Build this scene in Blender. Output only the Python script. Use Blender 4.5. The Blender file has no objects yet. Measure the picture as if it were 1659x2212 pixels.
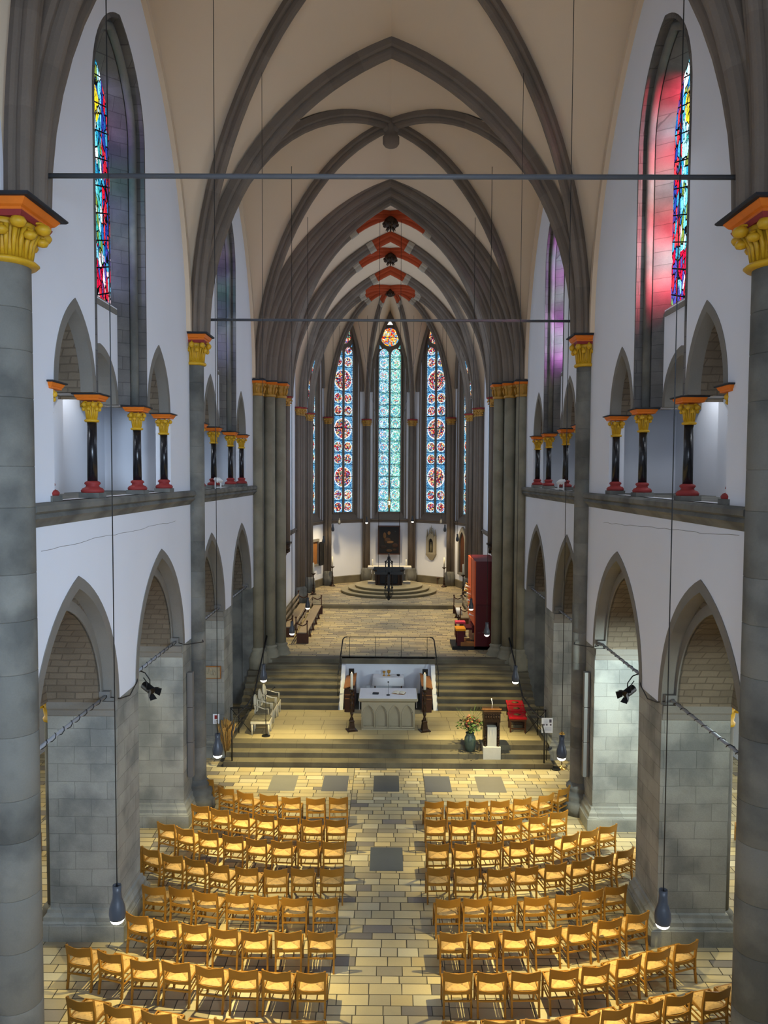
import bpy, bmesh, math, random
import numpy as np
from mathutils import Vector, Matrix
random.seed(7)
PI=math.pi; R=math.radians
SC=bpy.context.scene; COL=SC.collection

# ------------------------------------------------------------------ materials
def lin(c):
    return tuple(((v/255)/12.92 if v/255<=0.04045 else ((v/255+0.055)/1.055)**2.4) for v in c)
MATS={}
def newmat(name):
    m=bpy.data.materials.new(name); m.use_nodes=True; nt=m.node_tree
    for n in list(nt.nodes): nt.nodes.remove(n)
    out=nt.nodes.new('ShaderNodeOutputMaterial'); MATS[name]=m
    return m,nt,out
def N(nt,t,**kw):
    n=nt.nodes.new(t)
    for k,v in kw.items():
        if hasattr(n,k): setattr(n,k,v)
        else: n.inputs[k.replace('_',' ')].default_value=v
    return n
def mixc(nt,a,b,fac,mode='MIX'):
    n=nt.nodes.new('ShaderNodeMix'); n.data_type='RGBA'; n.blend_type=mode
    for s,v in ((0,fac),(6,a),(7,b)):
        if isinstance(v,(int,float)): n.inputs[s].default_value=v
        elif isinstance(v,tuple): n.inputs[s].default_value=(*v,1) if len(v)==3 else v
        else: nt.links.new(v,n.inputs[s])
    return n.outputs[2]
def M(nt,op,a,b=None,c=None):
    n=nt.nodes.new('ShaderNodeMath'); n.operation=op
    for i,v in enumerate((a,b,c)):
        if v is None: continue
        if isinstance(v,(int,float)): n.inputs[i].default_value=v
        else: nt.links.new(v,n.inputs[i])
    return n.outputs[0]
def surf(name,col,rough=.7,noise=.12,nscale=3.,fine=40.,bump=.15,bdist=.01,metal=0.,col2=None,c2scale=1.2,
         brick=None,spec=.3,randobj=0.,coord='world',wood=False):
    """general procedural surface; base colour is multiplied by the mesh colour attribute Col"""
    m,nt,out=newmat(name); L=nt.links
    b=N(nt,'ShaderNodeBsdfPrincipled'); L.new(b.outputs[0],out.inputs[0])
    b.inputs['Roughness'].default_value=rough; b.inputs['Metallic'].default_value=metal
    b.inputs['Specular IOR Level'].default_value=spec
    if coord=='world': g=N(nt,'ShaderNodeNewGeometry'); pos=g.outputs['Position']
    else: g=N(nt,'ShaderNodeTexCoord'); pos=g.outputs['Object']
    base=lin(col)
    n1=N(nt,'ShaderNodeTexNoise'); n1.inputs['Scale'].default_value=nscale; n1.inputs['Detail'].default_value=5
    L.new(pos,n1.inputs['Vector'])
    n2=N(nt,'ShaderNodeTexNoise'); n2.inputs['Scale'].default_value=fine; n2.inputs['Detail'].default_value=3
    if wood:
        mp=N(nt,'ShaderNodeMapping'); mp.inputs['Scale'].default_value=(.12,1,1); L.new(pos,mp.inputs['Vector']); L.new(mp.outputs[0],n2.inputs['Vector'])
    else: L.new(pos,n2.inputs['Vector'])
    c=base
    if col2:
        rp=N(nt,'ShaderNodeValToRGB'); n3=N(nt,'ShaderNodeTexNoise'); n3.inputs['Scale'].default_value=c2scale; n3.inputs['Detail'].default_value=6
        L.new(pos,n3.inputs['Vector']); rp.color_ramp.elements[0].position=.42; rp.color_ramp.elements[1].position=.62
        L.new(n3.outputs[0],rp.inputs[0]); c=mixc(nt,base,lin(col2),rp.outputs[0])
    hgt=n2.outputs[0]
    if brick:
        bw,bh,mort,mcol,var=brick
        sx=N(nt,'ShaderNodeSeparateXYZ'); L.new(pos,sx.inputs[0])
        u=M(nt,'ADD',sx.outputs[0],sx.outputs[1]); cb=N(nt,'ShaderNodeCombineXYZ'); L.new(u,cb.inputs[0]); L.new(sx.outputs[2],cb.inputs[1])
        nd=N(nt,'ShaderNodeTexNoise'); nd.inputs['Scale'].default_value=2.5; L.new(pos,nd.inputs['Vector'])
        va=N(nt,'ShaderNodeVectorMath',operation='MULTIPLY_ADD'); L.new(nd.outputs['Color'],va.inputs[0]); va.inputs[1].default_value=(.05,.04,0); L.new(cb.outputs[0],va.inputs[2])
        bt=N(nt,'ShaderNodeTexBrick'); L.new(va.outputs[0],bt.inputs['Vector'])
        bt.inputs['Scale'].default_value=1; bt.inputs['Brick Width'].default_value=bw; bt.inputs['Row Height'].default_value=bh
        bt.inputs['Mortar Size'].default_value=mort; bt.inputs['Mortar Smooth'].default_value=.3
        bt.inputs['Color1'].default_value=(1-var,1-var,1-var,1); bt.inputs['Color2'].default_value=(1+var,1+var,1+var,1)
        bt.inputs['Mortar'].default_value=(*[v for v in mcol],1)
        c=mixc(nt,c,bt.outputs['Color'],1.,'MULTIPLY')
        hgt=M(nt,'ADD',M(nt,'MULTIPLY',n2.outputs[0],.5),M(nt,'MULTIPLY',bt.outputs['Fac'],-.9))
    f=M(nt,'ADD',M(nt,'MULTIPLY',M(nt,'SUBTRACT',n1.outputs[0],.5),noise*3),1.)
    f=M(nt,'MULTIPLY',f,M(nt,'ADD',M(nt,'MULTIPLY',M(nt,'SUBTRACT',n2.outputs[0],.5),noise*1.5),1.))
    if randobj:
        oi=N(nt,'ShaderNodeObjectInfo'); f=M(nt,'MULTIPLY',f,M(nt,'ADD',M(nt,'MULTIPLY',oi.outputs['Random'],randobj),1-randobj*.6))
    cf=N(nt,'ShaderNodeCombineXYZ')
    for i in range(3): L.new(f,cf.inputs[i])
    c=mixc(nt,c,cf.outputs[0],1.,'MULTIPLY')
    at=N(nt,'ShaderNodeAttribute'); at.attribute_name='Col'
    c=mixc(nt,c,at.outputs['Color'],1.,'MULTIPLY')
    L.new(c,b.inputs['Base Color'])
    if bump:
        bp=N(nt,'ShaderNodeBump'); bp.inputs['Strength'].default_value=bump; bp.inputs['Distance'].default_value=bdist
        L.new(hgt,bp.inputs['Height']); L.new(bp.outputs[0],b.inputs['Normal'])
    return m
def emis(name,col,strength):
    m,nt,out=newmat(name); e=N(nt,'ShaderNodeEmission'); e.inputs[0].default_value=(*lin(col),1); e.inputs[1].default_value=strength
    nt.links.new(e.outputs[0],out.inputs[0]); return m
def glow_attr(name,strength):
    """leaded glass lit from outside: colour from the mosaic pieces of the pane"""
    m,nt,out=newmat(name); at=N(nt,'ShaderNodeAttribute'); at.attribute_name='Col'
    e=N(nt,'ShaderNodeEmission'); e.inputs[1].default_value=strength; nt.links.new(at.outputs['Color'],e.inputs[0])
    nt.links.new(e.outputs[0],out.inputs[0]); return m
def glass_clere(name,strength,seed):
    m,nt,out=newmat(name); L=nt.links
    tc=N(nt,'ShaderNodeTexCoord'); sp=N(nt,'ShaderNodeSeparateXYZ'); L.new(tc.outputs['Object'],sp.inputs[0])
    u=sp.outputs[1]; v=sp.outputs[2]   # object origin: centre of sill
    # sheared coordinates give the slanting leads
    cb=N(nt,'ShaderNodeCombineXYZ'); L.new(M(nt,'MULTIPLY',u,3.0),cb.inputs[0]); L.new(M(nt,'ADD',M(nt,'MULTIPLY',v,1.15),M(nt,'MULTIPLY',u,.8)),cb.inputs[1]); cb.inputs[2].default_value=seed
    v1=N(nt,'ShaderNodeTexVoronoi'); v1.inputs['Scale'].default_value=3.4; L.new(cb.outputs[0],v1.inputs['Vector'])
    v2=N(nt,'ShaderNodeTexVoronoi',feature='DISTANCE_TO_EDGE'); v2.inputs['Scale'].default_value=3.4; L.new(cb.outputs[0],v2.inputs['Vector'])
    sc=N(nt,'ShaderNodeSeparateColor'); L.new(v1.outputs['Color'],sc.inputs[0])
    def ramp(src,stops):
        r=N(nt,'ShaderNodeValToRGB'); r.color_ramp.interpolation='CONSTANT'
        els=r.color_ramp.elements
        while len(els)<len(stops): els.new(.5)
        for e,(p,c) in zip(els,stops): e.position=p; e.color=(*lin(c),1)
        L.new(src,r.inputs[0]); return r.outputs[0]
    centre=ramp(sc.outputs[0],[(0,(40,150,190)),(.2,(110,210,235)),(.4,(30,90,160)),(.52,(160,225,240)),(.66,(60,170,160)),(.8,(225,240,245)),(.9,(120,140,60))])
    border=ramp(sc.outputs[0],[(0,(200,25,50)),(.22,(40,60,150)),(.42,(30,100,170)),(.55,(225,60,70)),(.7,(90,60,130)),(.85,(60,150,190))])
    low=ramp(sc.outputs[0],[(0,(205,20,60)),(.3,(75,70,160)),(.5,(120,200,235)),(.62,(200,40,60)),(.78,(110,150,90)),(.9,(230,200,210))])
    halo=ramp(sc.outputs[0],[(0,(250,220,40)),(.5,(245,200,60)),(.8,(150,180,190))])
    a=M(nt,'GREATER_THAN',M(nt,'ABSOLUTE',u),.52)
    c=mixc(nt,centre,border,a)
    c=mixc(nt,c,low,M(nt,'LESS_THAN',M(nt,'ADD',v,M(nt,'MULTIPLY',sc.outputs[1],.5)),1.15))
    d=M(nt,'SQRT',M(nt,'ADD',M(nt,'POWER',u,2.),M(nt,'POWER',M(nt,'SUBTRACT',v,3.72),2.)))
    c=mixc(nt,c,halo,M(nt,'LESS_THAN',d,.42))
    # streaky glass
    no=N(nt,'ShaderNodeTexNoise'); no.inputs['Scale'].default_value=7; L.new(tc.outputs['Object'],no.inputs['Vector'])
    c=mixc(nt,c,(0.0,0.0,0.0),M(nt,'MULTIPLY',M(nt,'GREATER_THAN',M(nt,'SINE',M(nt,'ADD',M(nt,'MULTIPLY',v,46.),M(nt,'MULTIPLY',no.outputs[0],30.))),.86),.75))
    lead=M(nt,'LESS_THAN',v2.outputs['Distance'],.06)
    bar=M(nt,'LESS_THAN',M(nt,'FRACT',M(nt,'ADD',M(nt,'MULTIPLY',v,1.9),M(nt,'MULTIPLY',u,-.55))),.055)
    c=mixc(nt,c,(0.003,0.003,0.004),M(nt,'MAXIMUM',lead,bar))
    e=N(nt,'ShaderNodeEmission'); e.inputs[1].default_value=strength; L.new(c,e.inputs[0]); L.new(e.outputs[0],out.inputs[0])
    return m

surf('plaster',(228,230,236),.9,.03,.6,60,.12,.006)
surf('vault_plaster',(220,199,172),.9,.03,.5,50,.1,.006)
surf('pier_stone',(150,150,142),.85,.16,1.6,45,.45,.014,col2=(118,120,116),brick=(.62,.34,.007,(.66,.66,.66),.10))
surf('jamb_stone',(108,104,100),.8,.14,1.6,45,.45,.014,col2=(84,82,80),brick=(.5,.27,.008,(.6,.6,.6),.10))
surf('shaft_stone',(118,117,110),.85,.12,1.6,45,.3,.01,col2=(88,88,84))
surf('rough_brick',(112,100,84),.9,.14,2.,35,.5,.02,brick=(.34,.13,.014,(.7,.7,.7),.13))
surf('arch_stone',(122,118,110),.85,.10,2.,40,.25,.01)
surf('rib_stone',(116,105,94),.85,.12,1.5,40,.2,.008)
surf('rib_red',(170,70,34),.8,.06); surf('rib_white',(168,158,142),.8,.05)
surf('chancel_stone',(146,140,120),.85,.10,1.2,40,.2,.01,col2=(124,118,100)); surf('bar_grey',(150,152,156),.4,.05)
surf('gold',(206,160,32),.5,.14,9,50,.2,.006,spec=.4); surf('gold_dim',(178,132,52),.5,.2,9,50,.3,.006,spec=.4)
surf('orange_paint',(224,118,30),.6,.08,6); surf('red_paint',(142,48,46),.6,.1,6)
surf('dark_cap',(40,42,48),.6,.1); surf('black_marble',(26,26,30),.25,.2,6,spec=.5)
surf('paver',(255,255,255),.55,.07,2.2,30,.25,.006,spec=.35)
surf('grout',(84,78,66),.9,.1)
surf('dais_stone',(150,140,112),.6,.1,1.8,35,.2,.006)
surf('step_stone',(108,100,80),.6,.12,1.8,35,.2,.006,col2=(88,81,66))
surf('chair_wood',(152,105,35),.38,.10,4,30,.06,.002,spec=.4,randobj=.3,coord='object',wood=True)
surf('rush',(206,164,98),.75,.12,18,140,.6,.004,coord='object',randobj=.12)
surf('dark_wood',(74,44,28),.45,.2,5,40,.1,.003); surf('bench_wood',(150,134,112),.6,.15,5,40,.1,.003,wood=True)
surf('mid_wood',(150,98,50),.5,.2,5,40,.1,.003)
surf('altar_stone',(158,148,124),.75,.06,4,50,.15,.004); surf('marble_pale',(205,198,182),.5,.08,5,40,.05,.002)
surf('linen',(232,232,236),.85,.02,3,90,.1,.002); surf('wax',(238,232,208),.5,.02)
surf('iron',(26,25,25),.5,.1,8,60,.2,.004,spec=.4); surf('bronze_dark',(58,42,30),.4,.3,12,60,.4,.006,metal=.5)
surf('grey_metal',(110,112,116),.35,.05,6,metal=.6); surf('grey_paint',(92,94,98),.45,.05); surf('lamp_grey',(62,64,68),.35,.03)
surf('speaker_grey',(112,110,106),.6,.03,4,200,.1,.001)
surf('organ_red',(84,16,22),.4,.05,2,30,.04,.002); surf('organ_orange',(214,92,40),.5,.05)
surf('cream_paint',(226,214,182),.45,.06); surf('cushion_grey',(120,112,88),.8,.2,20)
surf('cushion_red',(200,24,34),.8,.05); surf('cushion_pattern',(150,110,60),.8,.4,40); surf('cushion_pink',(214,70,96),.8,.05); surf('cushion_orange',(238,158,30),.8,.05)
surf('vase_glaze',(70,84,76),.35,.25,10,50,.2,.004); surf('leaf',(66,88,42),.6,.3,20); surf('flower',(120,78,56),.7,.4,30); surf('straw',(150,116,62),.8,.3,20)
surf('white_paint',(228,228,228),.5,.02); surf('brass',(206,166,92),.3,.1,metal=.8); surf('black_plastic',(18,18,20),.5,.05)
surf('paper',(240,242,246),.6,.01); surf('print_dark',(90,84,96),.7,.3,60); surf('ink',(150,156,170),.7,.02)
surf('stain',(96,84,66),.9,.2)
surf('canvas_paint',(255,255,255),.5,.15,6)
emis('lamp_glow',(255,250,235),14.); emis('candle_glow',(255,214,150),6.)
glow_attr('stained_apse',1.5)
for i,s in enumerate((3.,11.,17.,29.)): glass_clere('stained_%d'%i,2.2 if i%2 else 1.6,s)
emis('pale_glass',(188,214,240),2.0)
MT=MATS

# ------------------------------------------------------------------ mesh building
class MB:
    def __init__(s): s.v=[]; s.f=[]; s.c=[]; s.sm=[]; s.mi=[]; s.cur=(1,1,1); s.mat=0
    def _f(s,f,sm=False): s.f.append(tuple(f)); s.c.append(s.cur); s.sm.append(sm); s.mi.append(s.mat)
    def quad(s,*p):
        n=len(s.v); s.v+= [tuple(q) for q in p]; s._f(range(n,n+len(p)))
    def box(s,x0,x1,y0,y1,z0,z1):
        n=len(s.v)
        s.v+=[(x0,y0,z0),(x1,y0,z0),(x1,y1,z0),(x0,y1,z0),(x0,y0,z1),(x1,y0,z1),(x1,y1,z1),(x0,y1,z1)]
        for f in ((0,3,2,1),(4,5,6,7),(0,1,5,4),(1,2,6,5),(2,3,7,6),(3,0,4,7)): s._f([n+i for i in f])
        return s
    def bar(s,p0,p1,w,h=None):
        """rectangular bar between two points"""
        h=h or w; p0=Vector(p0); p1=Vector(p1); d=(p1-p0).normalized()
        up=Vector((0,0,1)) if abs(d.z)<.95 else Vector((0,1,0))
        a=d.cross(up).normalized()*w/2; b=a.cross(d).normalized()*h/2; n=len(s.v)
        for p in (p0,p1): s.v+=[tuple(p+a+b),tuple(p-a+b),tuple(p-a-b),tuple(p+a-b)]
        for f in ((3,2,1,0),(4,5,6,7),(0,1,5,4),(1,2,6,5),(2,3,7,6),(3,0,4,7)): s._f([n+i for i in f])
        return s
    def rings(s,rings,close=True,cap=True,smooth=True):
        n=len(s.v); k=len(rings[0])
        for r in rings: s.v+=[tuple(p) for p in r]
        for i in range(len(rings)-1):
            for j in range(k if close else k-1):
                a=n+i*k+j; b=n+i*k+(j+1)%k; s._f((a,b,b+k,a+k),smooth)
        if cap and close:
            s._f([n+j for j in range(k)][::-1]); s._f([n+(len(rings)-1)*k+j for j in range(k)])
        return s
    def tube(s,pts,r,n=8,cap=True):
        pts=[Vector(p) for p in pts]; rs=r if isinstance(r,(list,tuple)) else [r]*len(pts); out=[]
        ref=None
        for i,p in enumerate(pts):
            d=(pts[min(i+1,len(pts)-1)]-pts[max(i-1,0)]).normalized()
            if ref is None:
                ref=Vector((0,0,1)) if abs(d.z)<.9 else Vector((1,0,0))
            a=d.cross(ref).normalized(); b=a.cross(d).normalized(); ref=b if abs(b.dot(d))<.5 else ref
            out.append([p+(a*math.cos(t)+b*math.sin(t))*rs[i] for t in [2*PI*j/n for j in range(n)]])
        return s.rings(out,True,cap)
    def cyl(s,x,y,z0,z1,r0,r1=None,n=16):
        r1=r0 if r1 is None else r1
        return s.lathe([(r0,z0),(r1,z1)],x,y,n)
    def lathe(s,prof,x=0,y=0,n=16,flute=0,a0=0,a1=2*PI):
        full=abs(a1-a0-2*PI)<1e-6; k=n if full else n+1; out=[]
        for r,z in prof:
            out.append([(x+r*math.cos(a0+(a1-a0)*j/n)*(1),y+r*math.sin(a0+(a1-a0)*j/n),z) for j in range(k)])
        return s.rings(out,full,full)
    def ball(s,c,r,n=8,sq=(1,1,1)):
        c=Vector(c); out=[]
        for i in range(n//2+1):
            t=-PI/2+PI*i/(n//2); rr=max(math.cos(t),.02)
            out.append([(c.x+r*sq[0]*rr*math.cos(2*PI*j/n),c.y+r*sq[1]*rr*math.sin(2*PI*j/n),c.z+r*sq[2]*math.sin(t)) for j in range(n)])
        return s.rings(out)
    def mould(s,x0,x1,y0,y1,prof):
        """stack of rectangles: prof = [(z,outset)]"""
        return s.rings([[(x0-o,y0-o,z),(x1+o,y0-o,z),(x1+o,y1+o,z),(x0-o,y1+o,z)] for z,o in prof],smooth=False)
    def sweep(s,path,nh,prof,cols=None,smooth=False,closed=True):
        """prof points (u along nh, v inward) swept along a planar path; inward = left-hand normal chosen towards the arch centre"""
        nh=Vector(nh).normalized(); path=[Vector(p) for p in path]; out=[]
        for i,p in enumerate(path):
            t=(path[min(i+1,len(path)-1)]-path[max(i-1,0)]).normalized()
            inn=t.cross(nh).normalized(); sc=1.
            if 0<i<len(path)-1:
                ta=(path[i]-path[i-1]).normalized(); sc=1/max(.4,ta.dot(t))
            out.append([p+nh*u+inn*v*sc for u,v in prof])
        k=len(prof); n=len(s.v)
        for r in out: s.v+=[tuple(q) for q in r]
        for i in range(len(out)-1):
            if cols: s.cur=cols[i%len(cols)]
            for j in range(k if closed else k-1):
                a=n+i*k+j; b=n+i*k+(j+1)%k; s._f((a,b,b+k,a+k),smooth)
        if closed: s._f([n+j for j in range(k)][::-1]); s._f([n+(len(out)-1)*k+j for j in range(k)])
        return s
    def add(s,verts,faces,smooth=False):
        n=len(s.v); s.v+=[tuple(q) for q in verts]
        for f in faces: s._f([n+i for i in f],smooth)
        return s
    def build(s,name,mat,parent=None,loc=None,fixn=True):
        me=bpy.data.meshes.new(name); me.from_pydata(s.v,[],s.f)
        mats=mat if isinstance(mat,(list,tuple)) else [mat]
        for m in mats: me.materials.append(MT[m] if isinstance(m,str) else m)
        me.polygons.foreach_set('use_smooth',s.sm); me.polygons.foreach_set('material_index',s.mi)
        ca=me.color_attributes.new('Col','FLOAT_COLOR','CORNER')
        tot=np.array([len(f) for f in s.f]); cc=np.array(s.c,dtype=np.float32).reshape(-1,3)
        full=np.ones((tot.sum(),4),dtype=np.float32); full[:,:3]=np.repeat(cc,tot,axis=0)
        ca.data.foreach_set('color',full.ravel())
        if fixn:
            bm=bmesh.new(); bm.from_mesh(me); bmesh.ops.recalc_face_normals(bm,faces=bm.faces); bm.to_mesh(me); bm.free()
        me.update(); o=bpy.data.objects.new(name,me); COL.objects.link(o)
        if parent: o.parent=parent
        if loc: o.location=loc
        return o
def tag(o,label,cat,group=None,kind=None):
    o['label']=label; o['category']=cat
    if group: o['group']=group
    if kind: o['kind']=kind
    return o
def thing(name,label,cat,loc=(0,0,0),rz=0,group=None,kind=None):
    o=bpy.data.objects.new(name,None); COL.objects.link(o); o.location=loc; o.rotation_euler=(0,0,rz); o.empty_display_size=.1
    return tag(o,label,cat,group,kind)
def struct(o,label,cat='building'): return tag(o,label,cat,kind='structure')
def copy_tree(o,parent=None):
    c=o.copy(); COL.objects.link(c)
    if parent: c.parent=parent
    for ch in CH.get(o.name,[]): CH.setdefault(c.name,[]).append(copy_tree(ch,c))
    return c
CH={}
def index_children():
    CH.clear()
    for o in bpy.data.objects:
        if o.parent: CH.setdefault(o.parent.name,[]).append(o)
def plate(loops,t):
    """filled 2D outline with holes, extruded by t; returns verts (u,v,w 0..t) and faces"""
    cu=bpy.data.curves.new('tmp','CURVE'); cu.dimensions='2D'; cu.fill_mode='BOTH'; cu.extrude=t/2
    for lp in loops:
        sp=cu.splines.new('POLY'); sp.points.add(len(lp)-1)
        for p,q in zip(sp.points,lp): p.co=(q[0],q[1],0,1)
        sp.use_cyclic_u=True
    ob=bpy.data.objects.new('tmp',cu); COL.objects.link(ob)
    dg=bpy.context.evaluated_depsgraph_get(); dg.update()
    me=bpy.data.meshes.new_from_object(ob.evaluated_get(dg))
    vs=[(v.co.x,v.co.y,v.co.z+t/2) for v in me.vertices]; fs=[tuple(p.vertices) for p in me.polygons]
    bpy.data.objects.remove(ob); bpy.data.curves.remove(cu); bpy.data.meshes.remove(me)
    return vs,fs
def side(sx,x0):
    """maps plate coords (u=Y,v=Z,w=outward) onto a side wall starting at |x|=x0"""
    return lambda p:(sx*(x0+p[2]),p[0],p[1])
def arc(c,a,zs,rise,n=14):
    """pointed (or round) arch from (c-a,zs) over (c,zs+rise) to (c+a,zs)"""
    pts=[]
    if rise<=a*1.001:
        for i in range(2*n+1):
            t=PI-PI*i/(2*n); pts.append((c+a*math.cos(t),zs+rise*math.sin(t)))
        return pts
    k=(rise*rise-a*a)/(2*a); r=a+k; fm=math.acos(k/r)
    for i in range(n+1):
        f=fm*i/n; pts.append((c-(-k+r*math.cos(f)),zs+r*math.sin(f)))
    return pts+[(2*c-x,z) for x,z in pts[:-1][::-1]]
def ringplate(c,a,zs,rise,w,zb=None,n=14):
    """voussoir ring outline (inner arch a, outer a+w), legs down to zb"""
    o=arc(c,a+w,zs,rise+w*1.25,n); i=arc(c,a,zs,rise,n)
    if zb is not None: o=[(c-a-w,zb)]+o+[(c+a+w,zb)]; i=[(c-a,zb)]+i+[(c+a,zb)]
    return [o+i[::-1]]
def tones(n,v=.12,seed=1):
    r=random.Random(seed); out=[]
    for i in range(n):
        k=1-v/2+v*r.random(); out.append((k,k,k))
    return out

# ------------------------------------------------------------------ camera (roll 0.3, slight yaw, looking down 2.8 deg)
def setcam():
    f=1660.; cam=bpy.data.cameras.new('camera'); o=bpy.data.objects.new('camera',cam); COL.objects.link(o)
    cam.sensor_fit='HORIZONTAL'; cam.sensor_width=36; cam.lens=36*f/1659; cam.clip_end=200
    u=(841-829.5)/f; v=-(1025-1106)/f
    d=Vector((u,v,-1)).normalized(); r=R(.3); up=Vector((math.sin(r),math.cos(r),0)); up-=d*up.dot(d); up.normalize()
    rt=d.cross(up); Mt=Matrix((rt,d,up)).to_4x4()   # rows = world axes in camera space -> camera->world
    o.matrix_world=Matrix.Translation((0,0,8.9))@Mt; SC.camera=o
    global CR; CR=Mt.to_3x3()
setcam()
def at(x,y,X=None,Y=None,Z=None):
    """a photograph pixel meets a known plane of the place"""
    d=CR@Vector(((x-829.5)/1660,-(y-1106)/1660,-1)); c=Vector((0,0,8.9))
    t=(X/d.x) if X is not None else (Y/d.y) if Y is not None else ((Z-8.9)/d.z)
    return c+d*t

# ================================================================== FLOORS
def slab_color(r,warm=.5):
    base=r.choice([(196,178,134),(186,170,130),(180,166,132),(200,182,138),(170,158,128),(160,148,122),(190,170,124),(174,158,122),(196,184,150)])
    if r.random()<.05: base=(128,120,110)
    k=.86+.24*r.random(); return tuple(min(1,v*k) for v in lin(base))
def pave(mb,x0,x1,y0,y1,z,hr,wr,seed,gap=.006,colf=slab_color,skip=None):
    r=random.Random(seed); y=y0
    while y<y1:
        h=min(r.uniform(*hr),y1-y)
        if y1-y-h<.08: h=y1-y
        x=x0-r.random()*wr[0]
        while x<x1:
            w=r.uniform(*wr); a=max(x,x0); b=min(x+w,x1)
            if b-a>.03 and not (skip and skip((a+b)/2,y+h/2)):
                mb.cur=colf(r); g=gap; j=.006
                mb.quad((a+g+r.uniform(0,j),y+g+r.uniform(0,j),z),(b-g-r.uniform(0,j),y+g+r.uniform(0,j),z),(b-g-r.uniform(0,j),y+h-g-r.uniform(0,j),z),(a+g+r.uniform(0,j),y+h-g-r.uniform(0,j),z))
            x+=w
        y+=h
mb=MB(); mb.mat=0; mb.cur=(1,1,1); mb.quad((-11,-4,-.004),(11,-4,-.004),(11,31,-.004),(-11,31,-.004)); mb.mat=1
pave(mb,-11,-1.0,5,22.9,0,(.2,.29),(.34,.62),3); pave(mb,-1.0,1.05,5,20.4,0,(.2,.3),(.3,.6),4); pave(mb,1.05,11,5,22.9,0,(.2,.29),(.34,.62),5)
pave(mb,-1.0,1.05,20.4,22.9,0,(.17,.24),(.3,.5),6)
pave(mb,-11,-5.2,22.9,31,0,(.2,.29),(.34,.62),8); pave(mb,5.2,11,22.9,31,0,(.2,.29),(.34,.62),9)
def dark_slab(p,q,y0,y1,c):
    mb.cur=lin(c); mb.quad((p,y0,.004),(q,y0,.004),(q,y1,.004),(p,y1,.004))
dark_slab(-.4,.36,16.85,17.95,(84,88,92))
ya=at(800,1710,Z=0).y; yb=at(800,1676,Z=0).y
for xa,xb,c in ((583,640,(126,122,112)),(697,752,(92,92,96)),(807,862,(84,84,82)),(917,973,(92,92,96)),(1029,1088,(120,114,104))):
    dark_slab(at(xa,1693,Z=0).x,at(xb,1693,Z=0).x,ya,yb,c)
struct(mb.build('floor',['grout','paver'],fixn=False),'pale beige stone slab floor of the nave with a bare central aisle','floor')

# platform, three front steps, side stairs, chancel floor
def steps_mb():
    mb=MB(); zs=[.155,.31,.465]; y=22.92
    for i,z in enumerate(zs):
        y0=22.92+.38*i
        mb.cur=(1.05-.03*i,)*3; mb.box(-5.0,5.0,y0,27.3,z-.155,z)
        for k in range(9):      # joints between the step stones
            mb.cur=(.5,.5,.5); x=-4.6+k*1.13+.3*i; mb.box(x,x+.008,y0-.002,y0+.4,z-.155,z+.001)
    return mb
o=steps_mb().build('floor_steps','step_stone'); struct(o,'three wide grey stone steps up to the altar platform','steps')
mb=MB(); mb.mat=0
def plat_col(r):
    k=.93+.12*r.random(); return tuple(min(1,v*k) for v in lin((176,160,120)))
pave(mb,-4.9,4.9,24.1,27.2,.469,(.4,.55),(.6,1.1),12,.003,plat_col)
struct(mb.build('floor_platform','paver',fixn=False),'smooth stone paving of the raised altar platform','floor')
mb=MB(); n=8; rz=(1.785-.465)/n
for sx in (-1,1):
    for i in range(n):
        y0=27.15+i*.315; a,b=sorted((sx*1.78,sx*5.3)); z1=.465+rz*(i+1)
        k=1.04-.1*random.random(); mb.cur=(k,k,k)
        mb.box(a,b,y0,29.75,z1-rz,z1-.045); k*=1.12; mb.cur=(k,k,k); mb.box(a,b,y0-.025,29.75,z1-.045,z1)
struct(mb.build('floor_stairs','step_stone'),'two flights of eight grey stone stairs either side of the low niche','stairs')
mb=MB(); mb.mat=0; mb.box(-5.3,5.3,29.6,40.5,1.5,1.778); mb.box(-5.6,5.6,40.5,52,1.5,1.948); mb.mat=1
def ch_col(r):
    base=r.choice([(190,172,134),(178,162,128),(162,148,122),(200,182,138),(150,138,118),(172,160,132)]); k=.84+.28*r.random()
    return tuple(min(1,v*k) for v in lin(base))
pave(mb,-5.0,5.0,29.75,40.42,1.785,(.17,.22),(.4,.8),21,.007,ch_col)
pave(mb,-5.2,5.2,40.8,50.6,1.955,(.2,.26),(.4,.8),22,.007,ch_col)
struct(mb.build('floor_chancel',['step_stone','paver'],fixn=False),'beige and grey stone paved floor of the choir','floor')
mb=MB(); mb.box(-5,5,40.46,40.85,1.785,1.958); mb.box(-5,5,29.42,29.78,1.74,1.79)
struct(mb.build('trim_1','step_stone'),'long grey stone step across the choir floor','step')
mb=MB()
for r_,z in ((2.86,2.1),(2.42,2.24),(2.02,2.38)): mb.lathe([(r_-.02,z-.15),(r_-.02,z-.05),(r_,z-.04),(r_,z-.01),(r_-.01,z)],0,45.55,64)
tag(mb.build('circular_dais','dais_stone'),'round three-stepped stone dais under the dark high altar','dais')

# niche between the stairs
mb=MB()
mb.box(-1.78,1.78,29.3,29.6,.465,1.62)
for sx in (-1,1):
    a,b=sorted((sx*1.62,sx*1.78))
    poly=[(27.12,.465),(29.4,.465),(29.4,1.62),(29.0,1.62)]+[(29.0-.315*i,1.50-.165*i) for i in range(1,6)]
    vs,fs=plate([poly],.16); mb.add([(a+w,u,v) for u,v,w in vs],fs)
struct(mb.build('wall_niche','plaster'),'low white walls of the niche between the two stair flights','wall')
mb=MB(); mb.box(-1.8,1.8,29.22,29.62,1.62,1.79); struct(mb.build('trim_2','step_stone'),'grey stone coping along the back of the white niche','coping')

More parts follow.
